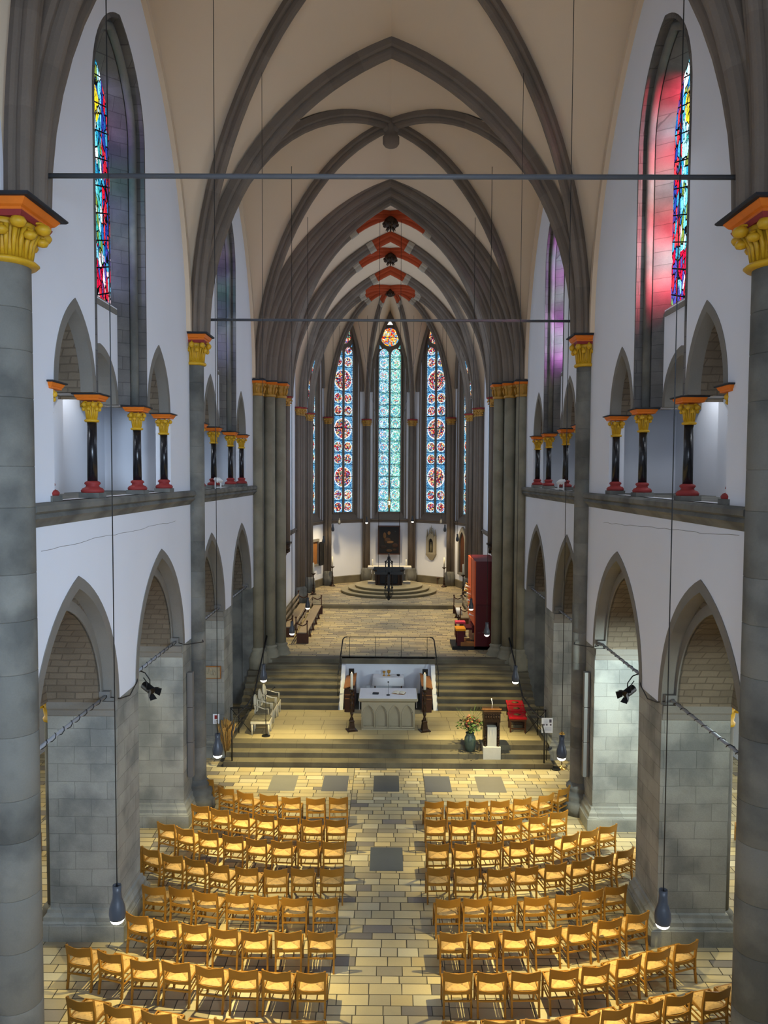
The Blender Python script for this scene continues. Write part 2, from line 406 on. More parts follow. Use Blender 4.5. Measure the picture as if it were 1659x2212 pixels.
# ================================================================== NAVE SIDE WALLS
OPEN=[(11.0,14.3),(15.6,19.0),(20.6,23.8),(25.1,28.4)]
BAYC=[14.95,24.45]; ZS=4.6; YMAJ=[1.05,10.55,20.05,29.4]
def recess_path(yc,z0=10.32): return [(yc-1.37,z0)]+arc(yc,1.37,15.6,1.9)+[(yc+1.37,z0)]
def nave_side(sx,nm):
    # front leaf with notches for arches, holes for gallery and clerestory
    outer=[(10.5,ZS)]
    for a,b in OPEN:
        c=(a+b)/2; h=(b-a)/2+.15; outer+=arc(c,h,ZS,2.6)
    outer+=[(29.4,ZS),(29.4,20.6),(10.5,20.6)]
    holes=[]
    for yc in BAYC:
        h=[(yc-3.15,8.46),(yc-3.15,10.3)]+arc(yc-2.28,.84,10.3,1.42)+recess_path(yc)+arc(yc+2.28,.84,10.3,1.42)+[(yc+3.15,10.3),(yc+3.15,8.46)]
        holes.append(h)
    mb=MB(); vs,fs=plate([outer]+holes,.35); mp=side(sx,5.15); mb.add([mp(v) for v in vs],fs)
    a,b=sorted((sx*5.75,sx*6.1)); mb.box(a,b,-4,10.5,0,20.6); a,b=sorted((sx*5.4,sx*6.1)); mb.box(a,b,10.35,10.55,0,20.6)
    struct(mb.build('wall_'+nm,'plaster'),('north' if sx<0 else 'south')+' nave wall of white plaster above pointed arches, '+('clock' if 0 else 'armchair' if sx<0 else 'lectern')+' side','wall')
    # long fine crack in the plaster below the gallery
    mb=MB(); r_=random.Random(sx+5); p_=(11.6,7.95); pts=[]
    for k in range(22): pts.append((sx*5.147,11.3+k*.34,(7.75 if sx<0 else 8.02)-(.0 if sx<0 else .012*k)+r_.uniform(-.02,.02)))
    mb.tube(pts,.0035,4); struct(mb.build('wall_%s_crack'%nm,'arch_stone'),'fine crack in the plaster under the gallery ledge, %s'%('armchair side' if sx<0 else 'lectern side'),'wall')
    # backing behind the arcade (inner order, stone)
    outer=[(10.6,ZS)]
    for a,b in OPEN:
        c=(a+b)/2; h=(b-a)/2-.1; outer+=arc(c,h,ZS,2.02)
    outer+=[(29.4,ZS),(29.4,8.2),(10.6,8.2)]
    mb=MB(); vs,fs=plate([outer],1.02); mp=side(sx,5.4); mb.add([mp(v) for v in vs],fs)
    struct(mb.build('wall_%s_arcade'%nm,'rough_brick'),'rough brick inner arch of the nave arcade on the '+('armchair' if sx<0 else 'lectern')+' side','wall')
    # voussoir rings
    for a,b in OPEN:
        c=(a+b)/2; mb=MB(); vs,fs=plate(ringplate(c,(b-a)/2,ZS,2.38,.17),.28); mp=side(sx,5.135); mb.add([mp(v) for v in vs],fs)
        vs,fs=plate(ringplate(c,(b-a)/2-.1,ZS,2.02,.16),.06); mp=side(sx,5.375); mb.add([mp(v) for v in vs],fs)
        idx[0]+=1; struct(mb.build('trim_%d'%idx[0],'arch_stone'),'grey stone arch ring of the %s arcade opening from the near column, %s side'%(ORD[OPEN.index((a,b))],SD[sx]),'arch')
    for bi,yc in enumerate(BAYC):
        # triforium rings and soffits
        for k in (-1,1):
            mb=MB(); vs,fs=plate(ringplate(yc+k*2.28,.7,10.3,1.27,.15),.22); mp=side(sx,5.14); mb.add([mp(v) for v in vs],fs); mb.mat=1
            vs,fs=plate(ringplate(yc+k*2.28,.71,10.3,1.28,.14),.62); mp=side(sx,5.36); mb.add([mp(v) for v in vs],fs)
            idx[0]+=1; struct(mb.build('trim_%d'%idx[0],['arch_stone','rough_brick']),'pointed stone arch of the gallery %s the clerestory window in the %s bay, %s side'%('before' if k<0 else 'beyond',ORD[bi],SD[sx]),'arch')
        # middle panel with round arch and window opening
        o_=[(yc-1.5,10.3)]+arc(yc,.99,10.3,1.05)+[(yc+1.5,10.3),(yc+1.5,17.9),(yc-1.5,17.9)]
        hole=[(yc-1.1,12.28)]+arc(yc,1.1,15.6,1.66)+[(yc+1.1,12.28)]
        mb=MB(); vs,fs=plate([o_,hole],.35); mp=side(sx,5.62); mb.add([mp(v) for v in vs],fs)
        idx[0]+=1; struct(mb.build('wall_%s_panel_%d'%(nm,bi+1),'plaster'),'white panel under the clerestory window in the %s bay, %s side'%(ORD[bi],SD[sx]),'wall')
        mb=MB(); vs,fs=plate(ringplate(yc,.84,10.3,.92,.15),.5); mp=side(sx,5.6); mb.add([mp(v) for v in vs],fs)
        idx[0]+=1; struct(mb.build('trim_%d'%idx[0],'arch_stone'),'round stone arch under the clerestory window in the %s bay, %s side'%(ORD[bi],SD[sx]),'arch')
        # window surround: splayed jamb with roll
        w=thing('window_%d'%(win[0]),'tall narrow stained glass clerestory window in the %s bay, %s side'%(ORD[bi],SD[sx]),'window',(sx*5.66,yc,12.3),0,kind='structure'); win[0]+=1
        w['kind']='structure'
        path=[(sx*5.15-w.location.x,p[0]-yc,p[1]-12.3) for p in recess_path(yc)]
        prof=[(-.012*sx,.035),(-.012*sx,-.02),(.18*sx,-.02),(.18*sx,-.10),(.22*sx,-.15),(.27*sx,-.15),(.27*sx,-.22),(.56*sx,-.43),(.66*sx,-.43),(.66*sx,.10),(.02*sx,.10)]
        mb=MB(); nseg=len(path); sg=1 # inward direction: t x nh
        nh=(1,0,0); t=Vector(path[1])-Vector(path[0]); inn=t.normalized().cross(Vector(nh)); s_=1 if inn.y>0 else -1
        mb.sweep(path,nh,[(u,-v*s_) for u,v in prof],cols=tones(30,.16,bi+5)); o=mb.build('window_frame','jamb_stone',w)
        mb=MB(); pp=[(sx*.13,p[1],p[2]) for p in path]
        cen=[]
        for i,p in enumerate(pp):
            a_=Vector(path[min(i+1,nseg-1)])-Vector(path[max(i-1,0)]); inn=a_.normalized().cross(Vector((1,0,0)))*s_; cen.append(Vector((path[0][0]+sx*.2,p[1],p[2]))+inn*.13)
        mb.tube(cen,.085,10); mb.build('roll_moulding','shaft_stone',o)
        mb=MB(); mb.cur=(1,1,1)
        gl=[(-.93,0)]+arc(0,.93,3.3,1.48)+[(.93,0)]
        vs,fs=plate([gl],.02); mb.add([(sx*(.06+p[2]),p[0],p[1]) for p in vs],fs); g=mb.build('window_glass','stained_%d'%((0 if sx<0 else 1)+2*bi),w)
        mb=MB(); # sloping sill
        a0=5.62-5.66; poly=[(-.06,-.16),(.12,-.16),(.12,.12),(-.06,-.06)]
        vs,fs=plate([poly],1.9); mb.add([(sx*p[0],p[2]-.95,p[1]) for p in vs],fs); mb.build('window_sill','arch_stone',w)
        # outer wall behind the glass region above the gallery
    # gallery
    mb=MB()
    a,b=sorted((sx*7.3,sx*7.6)); mb.box(a,b,9.9,29.4,8.2,12.2)
    for yy in (9.7,19.7,29.3):
        a,b=sorted((sx*5.4,sx*7.3)); mb.box(a,b,yy,yy+.6,8.2,12.2)
    a,b=sorted((sx*5.97,sx*7.5)); mb.box(a,b,9.9,29.4,12.1,12.2)
    mv=MB()
    for yc in BAYC:
        for c_,h_,rs in ((yc-2.26,.94,1.75),(yc,1.32,1.95),(yc+2.26,.94,1.75)):
            A_=arc(c_,h_,10.45,rs-.45,8); mv.rings([[(x,p[0],p[1]) for p in A_] for x in (sx*6.05,sx*7.32)],False,False)
    struct(mv.build('ceiling_gallery_%s'%nm,'rough_brick'),'rough brick vaults inside the gallery, %s'%SD[sx],'vault')
    for yc in BAYC:      # piers of the gallery wall
        for k in (-1.25,1.25): a,b=sorted((sx*7.0,sx*7.3)); mb.box(a,b,yc+k-.3,yc+k+.3,8.4,12.0)
    struct(mb.build('wall_%s_gallery'%nm,'plaster'),'white back wall of the gallery passage behind the colonnettes, %s side'%SD[sx],'wall')
    mb=MB(); a,b=sorted((sx*5.16,sx*7.4)); mb.box(a,b,10.6,29.4,8.1,8.2)
    idx[0]+=1
    for y0,y1 in ((10.83,19.8),(20.3,29.05)):
        path=[(0,y0,0),(0,y1,0)]
        pr=[(5.3,8.1),(5.3,8.46),(5.02,8.46),(4.98,8.42),(4.98,8.34),(5.04,8.3),(5.0,8.24),(5.08,8.18),(5.14,8.1)]
        mb.rings([[(sx*x,y,z) for x,z in pr] for y in (y0,y1)],smooth=False)
    a,b=sorted((sx*5.2,sx*7.4)); mb.box(a,b,10.6,29.4,8.2,8.455)
    struct(mb.build('trim_%d'%idx[0],'shaft_stone'),'dark stone string course and gallery ledge, %s side'%SD[sx],'ledge')
ORD=['nearest','second','third','farthest']; SD={-1:'armchair side',1:'lectern side'}
idx=[10]; win=[1]
nave_side(-1,'left'); nave_side(1,'right')

# piers
def pier(sx,y0,y1,label,col=False):
    t=thing('stone_pier',label,'pier',(sx*5.8,(y0+y1)/2,0))
    cx,cy=t.location.x,t.location.y; x0,x1=sorted((sx*5.15-cx,sx*6.45-cx)); a,b=y0-cy,y1-cy
    mb=MB(); mb.box(x0,x1,a,b,.4,ZS); mb.build('shaft','pier_stone',t)
    mb=MB(); mb.mould(x0,x1,a,b,[(0,.16),(.3,.16),(.33,.13),(.36,.10),(.44,.10),(.47,.07),(.5,.05),(.56,.04),(.58,0)]); mb.build('base','pier_stone',t)
    mb=MB(); mb.rings([[(x0+.01,a-o_,z),(x1-.01,a-o_,z),(x1-.01,b+o_,z),(x0+.01,b+o_,z)] for z,o_ in ((4.3,.0),(4.32,.02),(4.42,.03),(4.46,.06),(4.58,.07),(4.6,.07))],smooth=False)
    mb.build('impost','arch_stone',t)
    xx=sx*6.62-cx; mb=MB(); mb.cyl(xx,0,.3,4.1,.17); mb.lathe([(.3,0),(.3,.14),(.24,.2),(.26,.26),(.18,.34)],xx,0,14); mb.build('half_column','shaft_stone',t)
    mb=MB(); mb.lathe([(.19,4.02),(.2,4.08),(.17,4.12),(.2,4.3),(.28,4.42)],xx,0,14)
    for k in range(8): mb.ball((xx+.24*math.cos(k*PI/4),.24*math.sin(k*PI/4),4.36),.07,8)
    mb.build('capital','gold',t)
    mb=MB(); mb.mould(xx-.24,xx+.24,-.24,.24,[(4.42,0),(4.5,.06),(4.52,.06)]); mb.build('abacus','orange_paint',t)
    return t
for sx in (-1,1):
    pier(sx,14.3,15.6,'near free-standing square grey stone pier of the nave, %s'%SD[sx])
    pier(sx,19.0,20.6,'square grey stone pier behind the round column at mid nave, %s'%SD[sx])
    pier(sx,23.8,25.1,'farther free-standing square stone pier beside the altar platform, %s'%SD[sx])
    pier(sx,10.45,11.0,'square stone pier behind the nearest round column, %s'%SD[sx])

# capitals
def capital(t,x,y,z1,h,r,ab,mats=('gold','orange_paint','dark_cap'),red=True,nv=8,sq=True):
    """leafy bell capital with curled knobs, orange abacus and dark top slab; z1 is its top"""
    s=h/.82; zb=z1-h
    mb=MB(); mb.lathe([(r*.98,zb),(r+.05*s,zb+.01*s),(r+.075*s,zb+.045*s),(r+.05*s,zb+.08*s),(r*1.02,zb+.09*s),(r*1.0,zb+.2*s),(r*1.05,zb+.36*s),(r*1.2,zb+.5*s),(r*1.3,zb+.58*s)],x,y,24)
    for k in range(nv*3):
        a=2*PI*k/(nv*3); c,sn=math.cos(a),math.sin(a); rr=.022*s
        mb.tube([(x+c*(r*1.02),y+sn*(r*1.02),zb+.1*s),(x+c*(r*1.04+.01),y+sn*(r*1.04+.01),zb+.3*s),(x+c*(r*1.2+.03*s),y+sn*(r*1.2+.03*s),zb+.48*s)],[rr*.6,rr,rr*1.2],6)
    for k in range(nv):
        for lvl,(dz,ro,br) in enumerate(((.5,.10,.075),(.38,.06,.06))):
            a=2*PI*(k+.5*lvl)/nv; c,sn=math.cos(a),math.sin(a); R_=r*1.15+ro*s; cz=zb+dz*s
            mb.ball((x+c*R_,y+sn*R_,cz),br*s,8,(1,1,1.05))
            # curl over the knob
            pts=[(x+c*(R_-.05*s+.075*s*math.sin(q)),y+sn*(R_-.05*s+.075*s*math.sin(q)),cz+.02*s+.075*s*math.cos(q)) for q in [-.9,-.3,.4,1.1,1.7]]
            mb.tube(pts,.02*s,5)
    cp=mb.build('capital',mats[0],t)
    if red:
        mb=MB(); mb.mould(x-ab*.72,x+ab*.72,y-ab*.72,y+ab*.72,[(z1-.26*s,0),(z1-.2*s,.02*s),(z1-.19*s,.02*s)]); mb.build('necking','red_paint',cp)
    mb=MB(); e=ab-.1*s
    mb.mould(x-e,x+e,y-e,y+e,[(z1-.2*s,-.04*s),(z1-.19*s,0),(z1-.15*s,0),(z1-.13*s,.025*s),(z1-.06*s,.06*s),(z1-.05*s,.06*s)]); mb.build('abacus',mats[1],cp)
    mb=MB(); mb.mould(x-ab,x+ab,y-ab,y+ab,[(z1-.05*s,0),(z1-.03*s,.015*s),(z1-.01*s,.015*s),(z1,-.01)]); mb.build('top_slab',mats[2],cp)

# major round columns
for sx in (-1,1):
    for k,Y in enumerate((10.55,20.05)):
        t=thing('round_column',('nearest' if k==0 else 'second')+' tall round grey column with gold leaf capital, '+SD[sx],'column',(sx*(5.24 if k==0 else 5.05),Y,0)); t.scale=(1.5,1.5,1) if k==0 else (1,1,1)
        mb=MB(); z=.8; i=0; r=random.Random(k+sx)
        while z<11.68:
            h=min(r.uniform(.55,.95),11.69-z); v=.86+.24*r.random(); mb.cur=(v,v,v*.99)
            mb.lathe([(.219,z),(.222,z+.012),(.222,z+h-.012),(.219,z+h)],0,0,32); z+=h
        mb.build('shaft','shaft_stone',t)
        mb=MB(); mb.lathe([(.44,0),(.44,.3),(.40,.34),(.36,.36),(.38,.44),(.36,.5),(.30,.54),(.28,.6),(.31,.66),(.30,.72),(.24,.78),(.222,.82)],0,0,28); mb.build('base','shaft_stone',t)
        capital(t,0,0,12.5,.82,.222,.40)
# colonnettes
for sx in (-1,1):
    for bi,yc in enumerate(BAYC):
        for j,dy in enumerate((-3.12,-1.25,1.2,3.12)):
            pos=('first','second','third','last')[j]
            t=thing('gallery_colonnette','black colonnette with gold capital, %s of four in %s gallery bay, %s'%(pos,'nearer' if bi==0 else 'farther',SD[sx]),'column',(sx*5.3,yc+dy,8.46),group='black colonnettes of the gallery')
            mb=MB(); mb.cyl(0,0,.28,1.36,.088,.082,20); mb.build('shaft','black_marble',t)
            mb=MB(); mb.box(-.18,.18,-.18,.18,0,.09); mb.build('plinth','shaft_stone',t)
            mb=MB(); mb.lathe([(.19,.09),(.2,.13),(.17,.17),(.12,.19),(.11,.22),(.14,.25),(.13,.28),(.09,.3)],0,0,20); mb.build('base','red_paint',t)
            capital(t,0,0,1.84,.5,.085,.25,red=False,nv=6)

# ================================================================== VAULTS
def ell(c0,c1,z0,z1,n=20):
    """quarter ellipse from springer c0 (x,y) at z0 to crown c1 at z1"""
    out=[]
    for i in range(n+1):
        t=PI/2*i/n; k=1-math.cos(t); out.append(Vector((c0[0]+(c1[0]-c0[0])*k,c0[1]+(c1[1]-c0[1])*k,z0+(z1-z0)*math.sin(t))))
    return out
def parc(p0,p1,z0,rise,n=20):
    """full pointed arch in the vertical plane from p0 to p1"""
    a=(Vector(p1)-Vector(p0)).length/2; pts=arc(0,a,z0,rise,n); d=(Vector(p1)-Vector(p0)).normalized(); m=(Vector(p0)+Vector(p1))/2
    return [Vector((m.x+d.x*u,m.y+d.y*u,z)) for u,z in pts]
def ruled(mb,A,B,m=6):
    n=len(A); out=[]
    for a,b in zip(A,B): out.append([a.lerp(b,j/m) for j in range(m+1)])
    mb.rings(out,False,False)
def web_bay(y0,y1,a,z0,zt,zb,zw,nm,label,aw=None,mat='vault_plaster'):
    ym=(y0+y1)/2; mb=MB(); n=20; aw=aw or a
    for sy,ye in ((-1,y0),(1,y1)):
        T=parc((-a,ye),(a,ye),z0,zt-z0,n)
        for sx in (-1,1):
            D=ell((sx*a,ye),(0,ym),z0,zb,n); Th=T[:n+1] if sx<0 else T[n:][::-1]
            ruled(mb,D,Th)
            W=parc((sx*aw,y0+.12),(sx*aw,y1-.12),z0,zw-z0,n); W=[Vector((sx*aw,p.y,p.z)) for p in W]
            Wh=W[:n+1] if sy<0 else W[n:][::-1]; ruled(mb,D,Wh)
    return struct(mb.build(nm,mat),label,'vault')
web_bay(1.05,10.55,5.06,12.5,19.86,20.0,19.55,'ceiling_bay_1','vault web over the gallery bay',5.16)
web_bay(10.55,20.05,5.06,12.5,19.86,20.0,19.55,'ceiling_bay_2','cream plaster vault of the nearer nave bay',5.16)
web_bay(20.05,29.4,5.06,12.5,19.86,20.0,19.55,'ceiling_bay_3','cream plaster vault of the second nave bay',5.16)
mb=MB(); mb.box(-11.5,11.5,-4.2,31,20.6,20.8); struct(mb.build('ceiling','plaster'),'roof slab above the nave vaults','ceiling')
def mirror_prof(h): return h+[(-u,v) for u,v in h[::-1] if abs(u)>1e-6]
P_TR=[(-.24,-.05),(-.24,.12),(-.2,.17),(-.13,.17),(-.13,.22),(-.11,.29),(-.05,.34),(0,.35)]
P_DG=[(-.17,-.05),(-.17,.10),(-.13,.14),(-.09,.14),(-.09,.18),(-.075,.25),(-.03,.29),(0,.295)]
def ribobj(paths,prof,label,mat='rib_stone',name=None,v=.2):
    mb=MB()
    for pth in paths:
        d=(pth[-1]-pth[0]); d.z=0
        if d.length<1e-3: d=Vector((1,0,0))
        d.normalize(); nh=Vector((-d.y,d.x,0)); t=(pth[1]-pth[0]).normalized(); inn=t.cross(nh)
        mid=d if pth[-1].z>pth[0].z+.5 or True else d
        s_=1 if inn.dot(d)>0 else -1
        pr=mirror_prof([(u,v_*s_) for u,v_ in prof])
        # stones of about .7 m : group segments
        mb.sweep(pth,nh,pr,cols=[c for c in tones(14,v,int(abs(pth[0].y*7+pth[0].x*3))) for _ in range(2)],smooth=False)
    idx[0]+=1
    return struct(mb.build(name or 'trim_%d'%idx[0],mat),label,'rib')
for Y,l in ((10.55,'nearest'),(20.05,'second')):
    ribobj([parc((-5.0,Y),(5.0,Y),12.5,7.34)],P_TR,'dark stone pointed transverse arch over the %s pair of columns'%l)
for k,(y0,y1) in enumerate(((1.05,10.55),(10.55,20.05),(20.05,29.4))):
    ym=(y0+y1)/2
    for ye in (y0,y1):
        for sx in (-1,1):
            if ye<5: continue
            ys=ye+(.16 if ye==y0 else -.16)
            ribobj([ell((sx*4.96,ys),(0,ym),12.5,19.98)],P_DG,'dark stone diagonal rib of the %s vault springing from its %s corner, %s'%(('gallery','nearer','second')[k],'near' if ye==y0 else 'far',SD[sx]))
    if k:
        mb=MB(); mb.lathe([(.02,19.2),(.2,19.22),(.26,19.3),(.26,19.5),(.2,19.56),(.24,19.7),(.24,20.1)],0,ym,20)
        for q in range(4): mb.ball((.2*math.cos(q*PI/2+.78),ym+.2*math.sin(q*PI/2+.78),19.72),.12,8)
        idx[0]+=1; struct(mb.build('trim_%d'%idx[0],'rib_stone'),'carved round boss where the ribs of the %s nave vault meet'%('nearer','second')[k-1],'boss')
        for sx in (-1,1):   # plaster band along the wall arch
            W=parc((sx*5.14,y0+.3),(sx*5.14,y1-.3),12.5,6.75)
            ribobj([W],[(-.10,-.02),(-.10,.16),(0,.16)],'pale plaster wall arch of the %s nave bay, %s'%(('nearer','second')[k-1],SD[sx]),'vault_plaster',v=.02)
# extra moulding strand: transverse arch side rolls at springing are covered by profile

# tie rods
for Y,z,r_,l in ((10.75,12.98,.035,'nearer'),(20.35,12.93,.035,'farther')):
    t=thing('tie_rod','%s long grey iron tie rod spanning the nave between two capitals'%l,'tie rod',(0,Y,z))
    mb=MB(); mb.tube([(-4.9,0,0),(4.9,0,0)],r_,12); mb.build('rod','grey_paint',t)
    for sx in (-1,1):
        mb=MB(); mb.tube([(sx*4.72,0,0),(sx*4.98,0,0)],.055,10); mb.box(sx*4.82-.03,sx*4.82+.03,-.08,.08,-.08,.08); mb.build('anchor','grey_paint',t)

# ================================================================== CHANCEL ARCH
ORDERS=[(5.02,29.3,20.0),(4.66,29.72,19.82),(4.32,30.15,19.62)]
for i,(a,Y,za) in enumerate(ORDERS):
    prof=[(-.24,-.1),(-.24,.06),(-.19,.12),(-.14,.12),(-.14,.18),(-.11,.26),(-.05,.31),(0,.32)]
    ribobj([parc((-a,Y),(a,Y),12.45,za-12.45)],prof,'%s moulded order of the heavy chancel arch'%('outer','middle','inner')[i],v=.12)
    mb=MB(); o_=arc(0,a+.55,12.4,za-12.4+.7); i_=arc(0,a-.02,12.4,za-12.42)
    vs,fs=plate([o_+i_[::-1]],.45); mb.add([(p[0],Y+p[2],p[1]) for p in vs],fs); idx[0]+=1
    struct(mb.build('trim_%d'%idx[0],'rib_stone'),'%s stone backing of the chancel arch'%('outer','middle','inner')[i],'arch')
for sx in (-1,1):
    mb=MB()
    for x0,y0 in ((5.05,29.15),(4.72,29.6),(4.38,30.02),(4.3,30.3)):
        a,b=sorted((sx*x0,sx*5.6)); mb.box(a,b,y0,30.95,1.7 if y0>29.5 else 0,12.4)
    a,b=sorted((sx*5.15,sx*7.6)); mb.box(a,b,29.35,30.9,0,20.6)
    struct(mb.build('wall_chancel_pier_%s'%('left' if sx<0 else 'right'),'shaft_stone'),'stepped stone pier core of the chancel arch, %s'%SD[sx],'wall')
    for j,(x,Y) in enumerate(((4.99,29.22),(4.62,29.68),(4.26,30.12))):
        t=thing('pier_shaft','%s of three stout round shafts of the chancel arch, %s'%(('outer','middle','inner')[j],SD[sx]),'column',(sx*x,Y,0),group='round shafts of the chancel arch')
        mb=MB(); mb.cyl(0,0,2.2,11.9,.21,.21,28); mb.build('shaft','chancel_stone',t)
        mb=MB(); mb.lathe([(.38,1.3),(.38,1.85),(.33,1.93),(.34,2.0),(.27,2.08),(.25,2.14),(.28,2.2),(.22,2.26)],0,0,8); mb.build('base','chancel_stone',t)
        mb=MB(); mb.lathe([(.21,11.84),(.245,11.86),(.245,11.92),(.2,11.95),(.22,12.2),(.3,12.3)],0,0,20)
        for q in range(8):    # standing leaf figures on the bell
            a=2*PI*q/8; c,sn=math.cos(a),math.sin(a)
            mb.tube([(c*.22,sn*.22,11.95),(c*.26,sn*.26,12.1),(c*.25,sn*.25,12.2)],[.035,.045,.03],6); mb.ball((c*.28,sn*.28,12.27),.055,8)
        mb.build('capital','gold_dim',t)
        mb=MB(); mb.mould(-.26,.26,-.26,.26,[(12.3,0),(12.37,.06),(12.39,.06)]); mb.build('abacus','orange_paint',t)
        mb=MB(); mb.mould(-.33,.33,-.33,.33,[(12.39,0),(12.45,0)]); mb.build('top_slab','dark_cap',t)

# ================================================================== CHANCEL AND APSE WALLS
CY=45.1; RA=5.0
VERT=[(RA*math.sin(R(a)),CY+RA*math.cos(R(a))) for a in (-90,-54,-18,18,54,90)]
SH=[( (RA-.28)*math.sin(R(a)),CY+(RA-.28)*math.cos(R(a))) for a in (-90,-54,-18,18,54,90)]
ZB,ZSP,ZAP=6.45,16.4,19.0
def vor_cols(U,V,pal,dens,seed,an=1.):
    r=np.random.RandomState(seed); w=U.max()-U.min(); h=V.max()-V.min(); n=max(4,int(w*h*dens))
    # jittered-grid voronoi evaluated locally
    cs=1/math.sqrt(dens); gu=np.floor((U-U.min())/cs).astype(int); gv=np.floor((V-V.min())/cs).astype(int)
    nu,nv=gu.max()+3,gv.max()+3; ju=r.rand(nu+2,nv+2); jv=r.rand(nu+2,nv+2); cid=r.randint(0,len(pal),(nu+2,nv+2))
    best=np.full(U.shape,9.); sec=np.full(U.shape,9.); bc=np.zeros(U.shape,int)
    for du in (-1,0,1):
        for dv in (-1,0,1):
            a=gu+du+1; b=gv+dv+1
            pu=(a-1+ju[a,b])*cs+U.min(); pv=(b-1+jv[a,b])*cs+V.min(); d=np.hypot(U-pu,V-pv)
            nb=d<best; sec=np.where(nb,best,np.minimum(sec,d)); bc=np.where(nb,cid[a,b],bc); best=np.where(nb,d,best)
    return np.array([lin(p) for p in pal])[bc], (sec-best)<.012
def apse_glass(kind,seed,w=1.5):
    """mosaic: two lancets, mullion gap, medallions; returns MB in local (u, out, v)"""
    cs=.032; nu=int(w/cs)+1; nv=int((ZAP-ZB)/cs)+1
    us=(np.arange(nu)+.5)*cs-nu*cs/2; vs=(np.arange(nv)+.5)*cs
    U,V=np.meshgrid(us,vs,indexing='ij'); H=ZAP-ZB
    rs=np.random.RandomState(seed)
    if kind=='centre':
        palA=[(140,214,226),(96,186,206),(176,232,232),(60,140,186),(206,240,238),(120,206,176)]; palM=[(60,130,190),(150,220,214),(226,240,236),(90,180,196),(200,120,110),(110,200,170)]
        C,E=vor_cols(U,V,palA,420,seed); Mc,_=vor_cols(U,V,palM,500,seed+1); row=.77
        lu=np.abs(U)-.385; lv=(V%row)-row/2; d=np.hypot(lu,lv)
        C=np.where((d<.25)[...,None],Mc,C); C[(d>.235)&(d<.27)]=lin((214,244,244)); C[E&(d>.27)]*=.45
        hue=np.clip(U/.75,-1,1); C[...,1]*=1+.12*hue; C[...,2]*=1-.10*hue
        bars=((V%row)<.035)|((V+row/2)%(2*row)<0)
    else:
        palA=[(60,130,196),(96,176,220),(150,214,236),(44,100,170),(110,190,214)]; palM=[(190,36,50),(40,30,60),(230,120,90),(60,110,170),(214,226,226),(150,30,50),(96,150,120),(240,210,120),(60,30,40)]
        C,E=vor_cols(U,V,palA,900,seed); Mc,_=vor_cols(U,V,palM,330,seed+1); C[E]*=.5
        per=3.08; q=V%per; big=np.hypot(U,q-2.2) if True else 0
        dB=np.hypot(U*1.0,(q-2.28)); C=np.where((dB<.62)[...,None],Mc,C); C[(dB>.6)&(dB<.66)]=lin((226,236,232))
        for vv in (.36,1.14):
            dS=np.hypot(np.abs(U)-.37,q-vv); C=np.where((dS<.29)[...,None],Mc,C); C[(dS>.275)&(dS<.32)]=lin((206,236,238))
        ed=(np.abs(U)>.68)&((V*9%1)<.5); C[ed]=lin((220,240,244))
        bars=((V%.77)<.035)
        if seed%2: C=C*np.array([1.,.96,1.04])
    # tracery: rose and lancet heads
    inside=np.ones(U.shape,bool)
    k=((ZAP-ZSP)**2-(w/2)**2)/(w); r_=w/2+k; vz=V-(ZSP-ZB)
    inside&=(np.abs(U)<w/2)&((vz<0)|((np.abs(U)+k)**2+vz**2<r_*r_))
    zr=17.75-ZB; dR=np.hypot(U,V-zr)
    palR=[(240,190,40),(220,60,30),(90,160,200),(240,230,190),(200,40,40),(60,120,170)] if kind=='centre' else palM
    Rc,_=vor_cols(U,V,palR,180,seed+4)
    lanz=16.6-ZB; lan=(V<lanz)|(((np.abs(U)-.385)**2+(V-lanz)**2*.55)<.31**2)
    rose=dR<.60
    C=np.where(rose[...,None],Rc*1.0,C); 
    if kind=='centre':
        for q_ in range(6):
            a=q_*PI/3; dd=np.hypot(U-.33*math.cos(a),V-zr-.33*math.sin(a)); C[(dd>.2)&(dd<.225)&rose]=lin((250,200,60))
    ok=inside&((lan&(np.abs(U)>.055)&~(dR<.66))|rose|((V>zr+.75)&inside)|((np.abs(U)>.5)&(V>lanz+.25)&(dR>.68)))
    C[bars&~rose]=(.004,.004,.006); C[(np.abs(V-zr)<.018)&rose]=(.01,.01,.01)
    C[(V>zr+.75)]=lin((250,246,240))
    C=np.clip(C*rs.uniform(.6,1.15,U.shape)[...,None],0,1)
    m=MB(); ii,jj=np.where(ok); h=cs/2
    vsx=[]; fs=[]; n=0
    for i,j in zip(ii,jj):
        u,v=us[i],vs[j]; m.v+=[(u-h,0,v-h),(u+h,0,v-h),(u+h,0,v+h),(u-h,0,v+h)]; m.f.append((n,n+1,n+2,n+3)); m.c.append(tuple(C[i,j])); m.sm.append(False); m.mi.append(0); n+=4
    return m
def tracery_mb(w=1.5):
    """stone mullion and tracery plate pierced for the lights"""
    outer=[(-w/2-.06,-.05)]+[(x,z) for x,z in arc(0,w/2+.06,ZSP-ZB,ZAP-ZSP+.08)]+[(w/2+.06,-.05)]
    holes=[]
    for s in (-1,1):
        l=[(s*.385-.325,.0),(s*.385-.325,16.6-ZB)]+arc(s*.385,.325,16.6-ZB,.42,8)+[(s*.385+.325,.0)]
        holes.append(l)
    holes.append([(.59*math.cos(2*PI*i/32),17.75-ZB+.59*math.sin(2*PI*i/32)) for i in range(32)])
    holes.append([(-.2,18.53-ZB),(.2,18.53-ZB),(0,18.86-ZB)])
    for s in (-1,1): holes.append([(s*.52,17.02-ZB),(s*.68,17.3-ZB),(s*.68,17.0-ZB)])
    vs,fs=plate([outer]+holes,.12); return vs,fs
TR=tracery_mb()
def panel_frame(p,q):
    p=Vector((*p,0)); q=Vector((*q,0)); d=(q-p).normalized(); n=Vector((-d.y,d.x,0))  # outward: left of travel
    return (p+q)/2,d,n,(q-p).length
